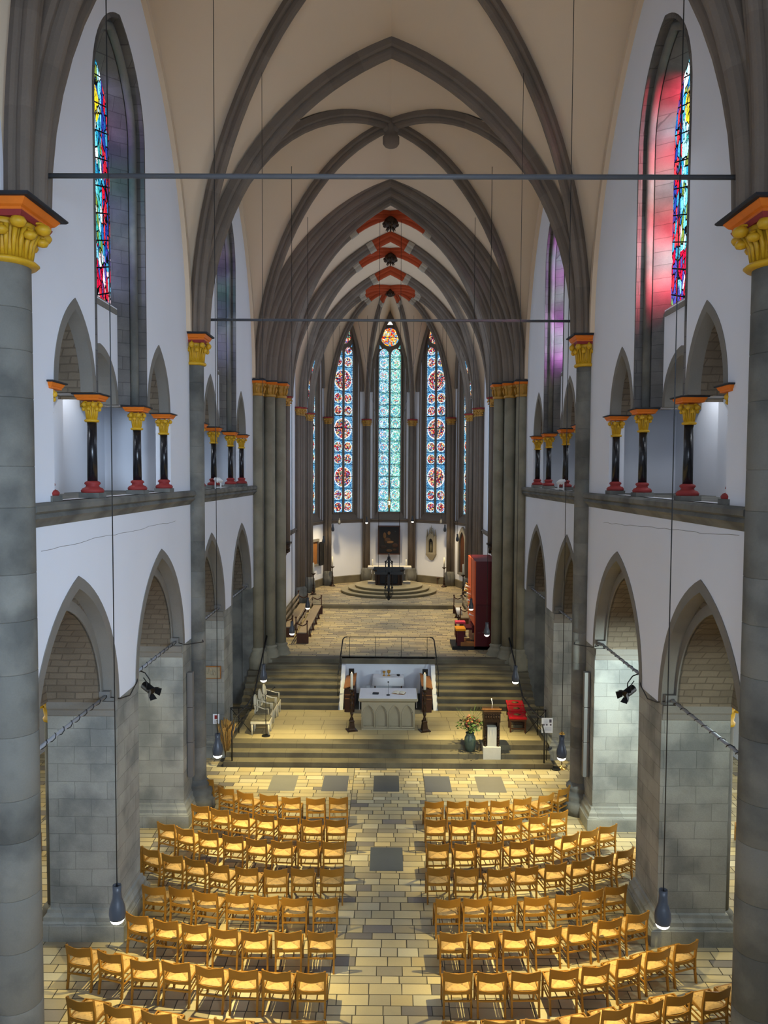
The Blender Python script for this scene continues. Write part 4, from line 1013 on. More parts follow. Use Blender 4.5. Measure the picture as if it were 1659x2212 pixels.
# vase of flowers
t=thing('flower_vase','large blue-green vase with a wild bouquet beside the lectern','vase',(2.56,23.6,.31))
mb=MB(); mb.lathe([(.1,0),(.13,.02),(.17,.16),(.185,.3),(.17,.42),(.13,.5),(.12,.54),(.145,.57),(.13,.57),(.1,.5)],0,0,24); mb.build('vase','vase_glaze',t)
r=random.Random(4); mb=MB(); fl=MB(); st=MB()
for i in range(190):
    a=r.uniform(0,2*PI); e=r.uniform(.1,1.35); L=r.uniform(.22,.52); d=Vector((math.cos(a)*math.sin(e),math.sin(a)*math.sin(e),math.cos(e)*.9)); c=Vector((0,0,.62))+d*L
    k=r.uniform(.6,1.3); mb.cur=(k,k,k*.9); s=r.uniform(.04,.09); p=Vector((r.uniform(-1,1),r.uniform(-1,1),r.uniform(-.4,.6))).normalized(); q=d.cross(p).normalized()
    mb.quad(c-p*s,c-q*s*.35+d*.01,c+p*s,c+q*s*.35-d*.01)
    if i%3==0: st.tube([(0,0,.5),Vector((0,0,.6))+d*L*.5,c],.004,4)
for i in range(46):
    a=r.uniform(0,2*PI); e=r.uniform(0,1.1); d=Vector((math.cos(a)*math.sin(e),math.sin(a)*math.sin(e),math.cos(e))); c=Vector((0,0,.66))+d*r.uniform(.28,.44)
    fl.cur=r.choice([(1,1,1),(1.4,1.3,1.2),(.4,.25,.35),(1.3,.9,.4),(.5,.2,.2),(1.5,1.5,1.5)]); fl.ball(c,r.uniform(.025,.05),6)
for i in range(14):
    a=r.uniform(0,2*PI); st.tube([(0,0,.5),(.2*math.cos(a),.2*math.sin(a),1.0),(.5*math.cos(a),.4*math.sin(a),1.2+.25*r.random())],.003,4)
mb.build('leaves','leaf',t)['kind']='stuff'; fl.build('flowers','flower',t)['kind']='stuff'; st.build('stems','leaf',t)['kind']='stuff'
# red stools
for k,(x,y) in enumerate(((4.27,25.1),(4.36,25.78),(4.42,26.46))):
    t=thing('red_stool','dark wood stool with red embroidered cushion, %s'%('nearest the lectern','middle of the three','closest to the stairs')[k],'stool',(x,y,.469),-.05,'stools with red embroidered cushions')
    for a in (-.24,.24):
        for b in (-.24,.24): mb=MB(); mb.box(a-.025,a+.025,b-.025,b+.025,0,.42); mb.build('leg','dark_wood',t)
    mb=MB(); mb.box(-.28,.28,-.28,.28,.38,.44); mb.bar((-.24,-.24,.12),(.24,-.24,.12),.03); mb.bar((-.24,.24,.12),(.24,.24,.12),.03); mb.build('frame','dark_wood',t)
    mb=MB(); mb.mould(-.29,.29,-.3,.3,[(.44,-.02),(.46,0),(.5,0),(.52,-.03)]); mb.build('cushion','cushion_red',t)
    mb=MB(); mb.lathe([(.01,.522),(.11,.522),(.12,.524),(.01,.527)],0,0,16)
    for q in range(4): mb.box(*(sorted((.19*[1,1,-1,-1][q],.23*[1,1,-1,-1][q]))),*(sorted((.17*[1,-1,1,-1][q],.24*[1,-1,1,-1][q]))),.52,.5245)
    mb.build('embroidery','cushion_pattern',t)
# cream armchairs (three) and a cream stool
def armchair(x,y,rz,label):
    t=thing('cream_armchair',label,'armchair',(x,y,.469),rz,'cream painted armchairs')
    for a in (-.26,.26):
        for b in (-.24,.24): mb=MB(); mb.tube([(a,b,0),(a,b,.2),(a,b,.4)],[.02,.026,.032],8); mb.build('leg','cream_paint',t)
    mb=MB(); mb.box(-.3,.3,-.27,.27,.37,.44); mb.build('seat_frame','cream_paint',t)
    mb=MB(); mb.mould(-.27,.27,-.24,.24,[(.44,0),(.5,0),(.52,-.03)]); mb.build('seat_cushion','cushion_grey',t)
    mb=MB(); pts=[(.25*math.cos(q),-.26-.04*math.sin(q),.78+.27*math.sin(q)) for q in [2*PI*i/20 for i in range(21)]]; mb.tube(pts,.026,8)
    mb.tube([(0,-.27,.5),(0,-.28,1.02)],.02,6)
    for s in (-1,1): mb.tube([(s*.05,-.27,.55),(s*.16,-.28,.78),(s*.05,-.29,1.0)],.015,6); mb.tube([(s*.2,-.25,.44),(s*.2,-.26,.62)],.022,6)
    mb.build('open_back','cream_paint',t)
    for s in (-1,1): mb=MB(); mb.tube([(s*.25,-.26,.8),(s*.31,-.1,.74),(s*.32,.08,.68),(s*.3,.2,.68),(s*.28,.2,.44)],.02,8); mb.build('armrest','cream_paint',t)
    return t
armchair(-4.08,26.6,-PI/2,'cream painted armchair with open round back, nearest the stairs')
armchair(-4.12,25.95,-PI/2,'cream painted armchair with open round back, middle of the row')
armchair(-4.16,25.3,-PI/2,'cream painted armchair with open back, next to the backless stool')
t=thing('cream_stool','backless cream painted stool with grey cushion before the armchairs','stool',(-4.12,24.6,.469))
for a in (-.27,.27):
    for b in (-.2,.2): mb=MB(); mb.tube([(a,b,0),(a,b,.2),(a,b,.42)],[.02,.027,.033],8); mb.build('leg','cream_paint',t)
mb=MB(); mb.box(-.31,.31,-.24,.24,.38,.46); mb.build('seat_frame','cream_paint',t); mb=MB(); mb.mould(-.29,.29,-.22,.22,[(.46,0),(.53,0),(.55,-.03)]); mb.build('seat_cushion','cushion_grey',t)
t=thing('microphone_stand','thin microphone stand on a round foot before the armchairs','microphone stand',(-3.93,24.35,.469))
mb=MB(); mb.cyl(0,0,0,.02,.14,.13,24); mb.build('base','black_plastic',t); mb=MB(); mb.tube([(0,0,.02),(0,0,1.35)],.011,8); mb.tube([(-.04,0,1.3),(.25,.1,1.55)],.009,8); mb.ball((.27,.1,1.56),.025,8); mb.build('pole','iron',t)
# niche furniture
t=thing('credenza_table','small table under a white cloth in the niche between the stairs','table',(0.0,28.75,.469))
for a in (-.5,.5):
    for b in (-.2,.2): mb=MB(); mb.box(a-.02,a+.02,b-.02,b+.02,0,.78); mb.build('leg','dark_wood',t)
mb=MB(); mb.box(-.54,.54,-.24,.24,.78,.81); mb.build('tabletop','dark_wood',t)
mb=MB(); mb.box(-.57,.57,-.27,.27,.812,.818); mb.rings([[(-.57-o,-.27-o,z),(.57+o,-.27-o,z),(.57+o,.27+o,z),(-.57-o,.27+o,z)] for z,o in ((.816,0),(.7,.02),(.52,.035))],True,False)
o=mb.build('table_cloth','linen',loc=(0,28.75,.469)); tag(o,'white cloth hanging over the small table in the niche','tablecloth')
for k,(x,s,m) in enumerate(((-.16,1.,'gold_dim'),(0.02,1.15,'gold_dim'))):
    t=thing('chalice','small %s gilded chalice on the niche table'%('plain','larger'[0:6])[k],'chalice',(x,28.75,1.289))
    mb=MB(); mb.lathe([(.055*s,0),(.05*s,.01),(.015*s,.04),(.02*s,.07),(.015*s,.09),(.05*s,.12),(.06*s,.18*s),(.05*s,.17*s)],0,0,14); mb.build('cup',m,t)
mb=MB(); mb.lathe([(.05,0),(.1,.02),(.11,.03)],0,0,16); o=mb.build('dish','white_paint',loc=(.2,28.75,1.289)); tag(o,'white dish on the niche table','dish')
mb=MB(); mb.lathe([(.04,0),(.07,.03),(.06,.06),(.03,.06)],0,0,12); o=mb.build('cruet','iron',loc=(.38,28.75,1.289)); tag(o,'small dark cruet on the niche table','cruet')
for sx in (-1,1):
    t=thing('prayer_desk','long wooden kneeling desk with sloping brown top in the niche, %s'%SD[sx],'desk',(sx*1.38,27.75,.469))
    mb=MB(); mb.rings([[(sx*-.2,y,.98),(sx*.2,y,.86),(sx*.2,y,.83),(sx*-.2,y,.95)] for y in (-.85,.85)],smooth=False); mb.build('desk_top','mid_wood',t)
    mb=MB()
    for y in (-.82,.82): mb.box(-.17,.17,y-.02,y+.02,0,.84)
    mb.box(*sorted((sx*-.18,sx*-.15)),-.83,.83,0,.88); mb.build('desk_body','dark_wood',t)
    mb=MB(); mb.bar((-.17,-.84,.62),(.17,-.84,.62),.03); mb.bar((-.17,-.84,.48),(.17,-.84,.48),.03); mb.build('rail','mid_wood',t)
    mb=MB(); mb.box(-.1,.1,.7,.78,.84,1.15); mb.build('reading_screen','black_plastic',t)
# landing rail above the niche
t=thing('landing_rail','thin black iron railing above the niche, bending down along the stairs','railing',(0,29.5,1.79))
mb=MB(); pts=[(-1.72,0,.82),(1.72,0,.82)]; mb.tube([(-1.66,-.02,.82),(1.66,-.02,.82)],.014,8)
for sx in (-1,1): mb.tube([(sx*1.6,-.02,.82),(sx*1.7,-.04,.81),(sx*1.76,-.12,.74),(sx*1.84,-1.75,-.2)],.024,8)
mb.build('top_rail','iron',t)
for x in (-1.5,-.5,.5,1.5): mb=MB(); mb.tube([(x,-.02,0),(x,-.02,.82)],.01,6); mb.build('post','iron',t)
mb=MB(); mb.tube([(-1.9,-.02,.05),(1.9,-.02,.05)],.01,6); mb.build('bottom_rail','iron',t)
for sx in (-1,1): mb=MB(); mb.tube([(sx*1.84,-1.75,-.2),(sx*1.84,-1.78,-1.1),(sx*1.84,-1.8,-1.0)],.012,8); mb.build('post','iron',t)
# side handrails
for sx in (-1,1):
    t=thing('stair_handrail','black sloping handrail against the chancel pier, %s'%SD[sx],'handrail',(sx*4.3,28.6,0))
    A=at(578,1368,Y=29.6) if sx<0 else at(1098,1372,Y=29.6); B=at(540,1540,Y=26.9) if sx<0 else at(1128,1500,Y=27.4)
    o=Vector(t.location); mb=MB(); mb.tube([A-o,B-o],.03,8); mb.build('rail','iron',t)
    mb=MB(); mb.tube([A-o,A-o+Vector((sx*.15,.1,-.85))],.015,6); mb.tube([B-o,B-o+Vector((0,0,.469-B.z))],.018,6); mb.build('post','iron',t)
    t=thing('platform_railing','black iron railing with crossed bars at the end of the platform, %s'%SD[sx],'railing',(sx*4.75,23.6,0))
    mb=MB(); x=0; P=[(x,-.6,.16),(x,-.6,1.05),(x-sx*.05,-.3,1.4),(x-sx*.2,.9,1.45),(x-sx*.25,2.0,1.5)]; mb.tube(P,.024,8); mb.build('rail','iron',t)
    mb=MB(); mb.tube([(sx*.1,1.0,.47),(sx*.1,1.0,1.3)],.014,6); mb.tube([(-sx*.3,1.0,1.3),(sx*.38,1.0,1.3)],.014,6); mb.tube([(-sx*.3,1.0,.5),(sx*.36,1.0,1.28)],.01,6); mb.tube([(-sx*.3,1.0,1.28),(sx*.36,1.0,.5)],.01,6); mb.tube([(sx*.36,1.0,.47),(sx*.36,1.0,1.3)],.014,6); mb.build('crossed_bars','iron',t)
# sign boards
p=at(1182,1567,Y=23.2)
t=thing('sign_board','white information board with small pictures on a black stand','sign',(p.x,p.y,0))
mb=MB(); mb.box(-.17,.17,-.008,.008,p.z-.23,p.z+.23); mb.build('board','paper',t)
mb=MB(); mb.box(.06,.13,-.011,-.009,p.z+.09,p.z+.19)
for x in (-.11,-.02,.1): mb.box(x-.02,x+.03,-.011,-.009,p.z,p.z+.045)
mb.box(-.14,-.1,-.011,-.009,p.z-.18,p.z-.12); mb.build('pictures','print_dark',t)
mb=MB()
for k in range(9): mb.box(-.12,.0+.03*(k%2),-.0105,-.009,p.z+.18-.02*k,p.z+.184-.02*k)
for k in range(6): mb.box(-.08,.13,-.0105,-.009,p.z-.06-.02*k,p.z-.056-.02*k)
mb.build('text_lines','ink',t)
mb=MB(); mb.tube([(0,.02,p.z),(0,.04,.02)],.012,8); mb.cyl(0,.04,0,.02,.18,.17,20); mb.build('stand','black_plastic',t)
p=at(467,1553,Y=23.75)
t=thing('poster','small white poster with a picture on the farther pier','poster',(p.x,p.y,p.z))
mb=MB(); mb.box(-.1,.1,-.01,0,-.16,.16); mb.build('sheet','paper',t); mb=MB(); mb.box(-.05,.05,-.012,-.01,.0,.12); mb.build('picture','red_paint',t)
mb=MB()
for k in range(4): mb.box(-.07,.07,-.012,-.01,-.04-.025*k,-.034-.025*k)
mb.build('text_lines','ink',t)
mb=MB(); mb.cyl(0,0,0,.035,.16,.15,24); o=mb.build('round_foot','black_plastic',loc=(5.1,22.95,0)); tag(o,'flat black round foot on the floor beside the steps','stand foot')
mb=MB(); mb.lathe([(.13,0),(.17,.4),(.16,.4),(.12,.02)],0,0,16); o=mb.build('planter','black_plastic'); o.location=(5.0,23.8,.0); tag(o,'black tall planter at the end of the altar steps','planter')
t=thing('dried_grasses','sheaf of dried grasses standing by the farther pier, armchair side','dried grass',(-5.0,23.45,0)); r=random.Random(9); mb=MB()
for i in range(70): a=r.uniform(0,2*PI); d=r.uniform(.05,.32); mb.cur=(r.uniform(.7,1.3),)*3; mb.tube([(0,0,0),(d*.4*math.cos(a),d*.4*math.sin(a),.5),(d*math.cos(a),d*math.sin(a),r.uniform(.9,1.3))],[.008,.006,.014],4)
mb.build('stalks','straw',t)['kind']='stuff'
t=thing('brass_candle_stand','slim brass candle stand at the pier, lectern side','candle stand',(at(1213,1660,Z=0).x,at(1213,1660,Z=0).y,0))
mb=MB(); mb.lathe([(.15,0),(.15,.02),(.03,.05),(.02,.1)],0,0,20); mb.build('base','brass',t); mb=MB(); mb.cyl(0,0,.1,1.05,.014); mb.build('stem','brass',t); mb=MB(); mb.lathe([(.02,1.04),(.09,1.06),(.09,1.08),(.02,1.08)],0,0,16); mb.cyl(0,0,1.08,1.12,.05); mb.build('dish','brass',t)
# station relief
p=at(460,1452,Y=23.75)
t=thing('relief_panel','carved relief panel of figures in a brown frame on the farther pier','relief',(p.x,p.y,p.z)); mb=MB()
mb.box(-.26,.26,-.04,0,-.2,.2); mb.build('frame','mid_wood',t); r=random.Random(2); mb=MB(); mb.box(-.23,.23,-.05,-.03,-.17,.17)
for i in range(9): mb.ball((r.uniform(-.18,.18),-.06,r.uniform(-.1,.12)),.04,8,(1,.6,r.uniform(1,2)))
mb.build('carving','altar_stone',t)

# ================================================================== COLUMN SPEAKERS, RODS, SPOTLIGHTS
for sx,px in ((-1,407),(1,1270)):
    t=thing('column_loudspeaker','tall slim grey column loudspeaker beside the round column, %s'%SD[sx],'loudspeaker',(sx*5.06,19.42,0))
    zt=at(px,1450,Y=19.42).z; zb=at(px,1676,Y=19.42).z; n=3 if sx<0 else 3
    for k in range(3):
        a=zb+(zt-zb)*k/3; b=zb+(zt-zb)*(k+1)/3-.012; mb=MB(); mb.mould(-.07,.07,-.1,.06,[(a,-.006),(a+.01,0),(b-.01,0),(b,-.006)]); mb.build('cabinet','speaker_grey',t)
    mb=MB(); mb.bar((0,0,zt-.2),(sx*.09,0,zt-.2),.03); mb.bar((0,0,zb+.2),(sx*.09,0,zb+.2),.03); mb.build('bracket','iron',t)
for sx in (-1,1):
    for k,(a,b) in enumerate(OPEN):
        t=thing('iron_tie_bar','grey iron bar with wound cable across the %s arcade arch, %s'%(ORD[k],SD[sx]),'tie bar',(sx*5.3,(a+b)/2,4.72),0,'iron bars across the arcade arches')
        L=(b-a)/2; mb=MB(); mb.tube([(0,-L,0),(0,L,0)],.03,10); mb.build('bar','bar_grey',t)
        mb=MB(); pts=[(.04*math.cos(q*1.1),-L+2*L*q/60,.04*math.sin(q*1.1)-.01*abs(math.sin(q*.5))) for q in range(61)]; mb.tube(pts,.007,5); mb.build('cable','iron',t)
        mb=MB(); mb.box(-.12,.08,L-.12,L+.02,-.04,.09); mb.build('junction_box','speaker_grey',t)
    # black cable drooping over the nave face of the piers
    for (a,b) in ((14.25,15.65),(18.9,20.7)):
        t=None; mb=MB(); mb.tube([(sx*5.2,a-.05,4.7),(sx*5.12,a+.2,4.6),(sx*5.1 if b<16 else sx*4.82,(a+b)/2,4.52),(sx*5.12,b-.2,4.66),(sx*5.2,b+.05,4.8)],.012,6)
        o=mb.build('black_cable','iron'); tag(o,'black cable drooping across the nave side of the %s pier, %s'%('near' if a<16 else 'middle',SD[sx]),'cable')
    t=thing('stage_spotlight','black stage spotlight with barn doors hanging from the arcade bar, %s'%SD[sx],'spotlight',(sx*5.05,15.95,4.38),0)
    mb=MB(); d=Vector((-sx*.25,-.3 if 0 else -.15,-.12)).normalized(); c=Vector((0,0,0)); mb.tube([c-d*.16,c-d*.14,c+d*.1,c+d*.12],[.06,.085,.085,.095],14); mb.build('housing','black_plastic',t)
    mb=MB(); mb.tube([(0,.1,0),(0,.1,.15),(sx*.1,.1,.3),(sx*.2,.1,.34)],.012,6); mb.tube([(0,-.1,0),(0,-.1,.15),(sx*.1,0,.22)],.012,6); mb.build('bracket','black_plastic',t)
    mb=MB()
    for q in range(4):
        u=d.cross(Vector((0,0,1))).normalized(); v=u.cross(d); w=(u if q%2==0 else v)*(1 if q<2 else -1); s2=(v if q%2==0 else u)
        e=c+d*.12+w*.085; mb.quad(e-s2*.07,e+s2*.07,e+s2*.09+d*.11+w*.06,e-s2*.09+d*.11+w*.06)
    mb.build('barn_doors','black_plastic',t)

# small white projectors on the gallery ledges of the farther bay
for sx,px in ((-1,465),(1,1213)):
    t=thing('ledge_lamp_rig','small white spotlight rig on the gallery ledge, farther bay, %s'%SD[sx],'lamp rig',(sx*5.06,22.7,8.46))
    mb=MB()
    for y in (-.35,.35): mb.box(-.02,.02,y-.015,y+.015,0,.22)
    mb.bar((0,-.38,.22),(0,.38,.22),.03); mb.bar((0,-.38,.04),(0,.38,.04),.03); mb.build('frame','white_paint',t)
    for y in (-.25,0,.25): mb=MB(); mb.tube([(-sx*.06,y,.2),(sx*.06,y+.02,.3)],.045,8); mb.build('spot','white_paint',t)

# ================================================================== CHOIR FURNITURE
def bench(x,y0,y1,z,sx,label):
    t=thing('choir_bench',label,'bench',(x,(y0+y1)/2,z),0); L=(y1-y0)/2
    mb=MB(); mb.box(-.2,.2,-L,L,.42,.46); mb.build('seat','bench_wood',t)
    mb=MB(); mb.bar((sx*.26,-L,.92),(sx*.26,L,.92),.03,.1); mb.bar((sx*.24,-L,.66),(sx*.24,L,.66),.02,.12); mb.build('backrest','bench_wood',t)
    for y in (-L,L):
        mb=MB(); mb.box(-.24,.26,y-.03,y+.03,.0,.42); mb.tube([(sx*.26,y,.4),(sx*.27,y,1.05)],[.03,.025],6); mb.ball((sx*.27,y,1.1),.05,8)
        mb.tube([(sx*.26,y,.86),(0,y,.74),(-sx*.14,y,.8),(-sx*.2,y,.9)],.026,6); mb.tube([(-sx*.2,y,.4),(-sx*.2,y,.9)],.026,6); mb.ball((-sx*.2,y,.94),.045,8); mb.build('bench_end','dark_wood',t)
    n=max(1,int(L*2/1.6))
    for k in range(1,n+1):
        y=-L+2*L*k/(n+1); mb=MB(); mb.tube([(-sx*.16,y,.42),(-sx*.16,y,.2),(-sx*.2,y,.03)],[.04,.03,.05],6); mb.box(-.26,.24,y-.04,y+.04,0,.05); mb.tube([(sx*.2,y,.42),(sx*.2,y,.05)],.03,6); mb.build('leg','dark_wood',t)
bench(-3.62,32.0,38.8,1.785,-1,'long front choir bench with turned ends, armchair side')
bench(-4.38,33.2,39.3,1.785,-1,'long rear choir bench against the wall, armchair side')
bench(3.55,35.6,39.2,1.785,1,'dark choir bench beyond the red organ, lectern side')
mb=MB(); mb.rings([[(x-.22,-.35,z),(x+.02,-.35,z),(x+.02,.35,z),(x-.22,.35,z)] for x,z in ((.0,.47),(-.04,.62),(-.02,.7))],True,True); o=mb.build('folded_cloth','linen',loc=(3.5,36.6,1.785)); tag(o,'pale cloth bundle lying on the bench beyond the organ','cloth')
# organ
t=thing('chest_organ','tall dark red chamber organ case beside the chancel arch','organ',(3.95,32.0,1.785))
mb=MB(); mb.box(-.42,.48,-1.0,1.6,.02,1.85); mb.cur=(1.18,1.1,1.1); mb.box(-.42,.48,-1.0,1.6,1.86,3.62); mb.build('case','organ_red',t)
mb=MB(); mb.box(-.47,-.42,-.98,1.58,1.0,3.6); mb.box(-.45,-.42,-1.0,-.96,.02,3.62); mb.build('front_frame','organ_orange',t)
for k in range(14):    # horizontal trumpet pipes and standing pipes
    y=-.8+.17*k; mb=MB(); z=1.35+.12*k if k<9 else 2.4-.1*(k-9); mb.tube([(-.44,y,z),(-.58,y,z+.05),(-.66,y,z+.08)],[.014,.022,.045],8); mb.build('pipe','brass' if k%2 else 'white_paint',t)
mb=MB(); mb.box(-.15,.1,-1.004,-1.0,.72,.735); mb.box(.17,.25,-1.004,-1.0,.74,.75); mb.box(-.32,-.2,-1.004,-1.0,.7,.706); mb.build('handle','speaker_grey',t)
mb=MB(); mb.box(-1.35,.4,-1.0,.3,0,.14); mb.build('pedal_platform','black_plastic',t)
mb=MB(); mb.box(-.5,-.42,-.5,.5,.6,.9); mb.box(-.75,-.42,-.4,.45,.7,.78); mb.build('keyboard','organ_red',t)
mb=MB()
for k in range(12): mb.box(-1.0,-.5,-.75+.1*k,-.72+.1*k,.15,.19)
mb.box(-1.0,-.44,-.95,-.8,.14,.3); mb.build('pedals','mid_wood',t)
t=thing('organ_bench','red wooden organ bench with a curved orange cushion','bench',(2.95,31.35,1.925))
mb=MB()
for y in (-.22,.38): mb.box(-.14,.14,y,y+.05,0,.62)
mb.box(-.05,.05,-.2,.4,.2,.3); mb.build('frame','organ_red',t)
mb=MB(); mb.rings([[(-.2,y,.62),(.2,y,.62),(.2,y,.68+.02*math.cos(y*3)),(-.2,y,.68+.02*math.cos(y*3))] for y in (-.28,-.1,.1,.3,.45)],smooth=False); mb.build('cushion','cushion_orange',t)
t=thing('pink_seat','dark chair with bright pink seat cushion beside the organ front','chair',(3.15,33.6,1.785))
mb=MB(); mb.box(-.22,.22,-.22,.22,.6,.68); mb.build('seat_cushion','cushion_pink',t)
for a in (-.2,.2):
    for b in (-.2,.2): mb=MB(); mb.box(a-.02,a+.02,b-.02,b+.02,0,.6); mb.build('leg','organ_red',t)
mb=MB(); mb.bar((-.22,-.22,.3),(.22,-.22,.3),.03); mb.bar((-.22,.22,.3),(.22,.22,.3),.03); mb.build('stretcher','organ_red',t)
# tall candle stands
for px,py,l in ((677,1284,'first before the apse, armchair side'),(718,1266,'second before the apse, armchair side'),(959,1268,'second before the apse, lectern side'),(1000,1288,'first before the apse, lectern side')):
    p=at(px,py,Z=1.955); t=thing('floor_candlestick','turned dark floor candlestick with a tall white candle, %s'%l,'candlestick',(p.x,p.y,1.955),0,'tall floor candlesticks of the choir')
    mb=MB(); mb.lathe([(.18,0),(.18,.03),(.09,.08),(.05,.14),(.07,.2),(.04,.28),(.06,.36),(.03,.44),(.05,.52),(.028,.6),(.026,1.1),(.05,1.14),(.13,1.2),(.14,1.22),(.05,1.22)],0,0,16); mb.build('stem','bronze_dark',t)
    mb=MB(); mb.cyl(0,0,1.22,1.84,.042); mb.build('candle','wax',t)
# high altar on the dais
t=thing('high_altar','pale stone altar slab on turned legs behind the dark shrine','altar',(0.05,46.5,2.38))
mb=MB(); mb.mould(-1.32,1.32,-.4,.4,[(.8,-.05),(.84,0),(.93,0),(.95,-.01)]); mb.build('slab','marble_pale',t)
for x in (-1.0,1.0):
    for y in (-.28,.28): mb=MB(); mb.lathe([(.12,0),(.12,.06),(.06,.1),(.08,.25),(.05,.4),(.08,.55),(.06,.7),(.12,.78),(.12,.82)],x,y,12); mb.build('leg','altar_stone',t)
mb=MB(); mb.box(-.9,.9,-.28,.28,0,.72); mb.build('block','shaft_stone',t)
for sx in (-1,1):
    o=MB().cyl(0,0,0,.42,.035).build('candle','wax',loc=(sx*1.02+.03,46.5,3.33)); tag(o,'short white candle on the pale altar slab, %s'%SD[sx],'candle')
    mb=MB(); mb.box(-.22,.22,-.14,.14,0,.16); mb.cur=(.3,.3,.3); mb.box(-.22,.22,-.145,.14,.05,.11); o=mb.build('altar_step_block','marble_pale',loc=(sx*1.05+.02,45.6,2.38)); tag(o,'low pale block beside the dark shrine, %s'%SD[sx],'block')
t=thing('dark_shrine','dark bronze shrine with crenellated top in front of the altar slab','shrine',(0,45.35,2.38))
mb=MB(); mb.box(-.78,.78,-.3,.3,0,.06); mb.box(-.78,.78,.1,.3,0,.95)
for x in (-.76,-.58,-.08,.08,.58,.76): mb.box(x-.035,x+.035,-.3,-.2,.06,.7)
mb.box(-.8,.8,-.32,.32,.7,.92); mb.build('body','bronze_dark',t)
mb=MB()
for k in range(17): mb.box(-.82+.1*k,-.78+.1*k,-.34,-.3,.92,1.02); mb.ball((-.8+.1*k,-.33,.8),.04,6)
mb.build('cresting','iron',t); mb=MB(); mb.box(-.52,-.14,-.05,.1,.06,.6); mb.box(.14,.52,-.05,.1,.06,.6); mb.build('recess','iron',t)
# hanging cross
t=thing('hanging_cross','large dark openwork iron cross hanging in the choir on two cables','cross',(0,33.0,3.5))
mb=MB(); mb.tube([(0,0,.0),(0,0,1.75)],.045,8); mb.box(-.05,.05,-.04,.04,.35,1.7)
for s in (-1,1):
    mb.tube([(s*.14,0,.5),(s*.14,0,1.62)],.028,6); mb.tube([(s*.14,0,1.62),(s*.07,0,1.72),(0,0,1.9)],.022,6); mb.ball((s*.14,0,1.64),.05,6); mb.ball((s*.15,0,.52),.05,6)
    for q in range(3): mb.tube([(s*(.06+.05*q),0,.5),(s*(.09+.05*q),0,.3),(s*(.05+.03*q),0,.1),(0,0,.02)],.014,5)
    for z in (.7,.95,1.35,1.55): mb.tube([(0,0,z),(s*.07,0,z+.06),(s*.14,0,z)],.018,5)
mb.tube([(0,0,1.7),(0,0,2.0)],.03,6); mb.ball((0,0,1.82),.07,8); mb.ball((0,0,.02),.06,8); mb.build('upright','iron',t)
mb=MB(); mb.bar((-.64,0,1.36),(.64,0,1.36),.1,.12); mb.bar((-.6,0,1.14),(.6,0,1.14),.08,.1); mb.box(-.5,.5,-.02,.02,1.16,1.34)
for k in range(13): mb.box(-.61+.1*k,-.58+.1*k,-.02,.02,1.36,1.42); mb.tube([(-.6+.1*k,0,1.3),(-.6+.1*k,0,1.18)],.012,4)
for s in (-1,1): mb.ball((s*.62,0,1.3),.07,8)
mb.build('crossbar','iron',t)
mb=MB()
for s in (-1,1): mb.tube([(s*.45,0,1.36),(s*.45,.0,16.1)],.009,6)
mb.build('cable','iron',t)
# sanctuary lamp
t=thing('sanctuary_lamp','small golden sanctuary lamp hanging before the central window','lamp',(.0,42.0,7.05))
mb=MB(); mb.lathe([(.01,0),(.05,.04),(.09,.1),(.07,.16),(.1,.2)],0,0,12); mb.lathe([(.1,.42),(.07,.46),(.02,.6),(.012,.85)],0,0,12)
for q in range(4): a=q*PI/2; mb.tube([(.09*math.cos(a),.09*math.sin(a),.18),(.09*math.cos(a),.09*math.sin(a),.44)],.012,5)
mb.build('body','brass',t); mb=MB(); mb.cyl(0,0,.1,.4,.03); mb.build('flame','candle_glow',t)
mb=MB(); mb.tube([(0,0,.85),(-2.05,.3,11.9)],.008,5); mb.tube([(0,0,.85),(2.05,.3,11.9)],.008,5); mb.build('cable','grey_metal',t)
# painting
t=thing('framed_painting','dark framed painting of dim figures hanging below the central window','painting',(0,49.5,4.67))
mb=MB(); mb.mould(-.72,.72,-.03,.05,[(-.94,0),(.94,0)]); mb.build('frame','dark_wood',t)
mb=MB(); mb.cur=lin((16,13,12)); mb.box(-.64,.64,-.045,-.03,-.86,.86)
for x,z,a,b,c in ((0,.46,.1,.12,(150,108,66)),(-.28,.3,.1,.2,(120,88,48)),(-.1,.0,.22,.16,(90,62,36)),(.05,-.12,.26,.09,(148,110,70)),(-.2,-.1,.12,.14,(50,38,28)),(.4,-.35,.2,.14,(70,42,26)),(.02,-.68,.2,.09,(96,70,40)),(.35,-.62,.14,.08,(70,48,30)),(.4,.55,.05,.05,(50,60,56)),(-.35,-.45,.22,.12,(44,28,20))):
    mb.cur=tuple(v*.45 for v in lin(c)); mb.ball((x,-.046,z),1.,12,(a,.006,b))
mb.build('canvas','canvas_paint',t)
mb=MB()
for s in (-1,1): mb.tube([(s*.66,0,.94),(s*.66,0,1.35)],.012,5)
mb.build('hanging_wire','iron',t)
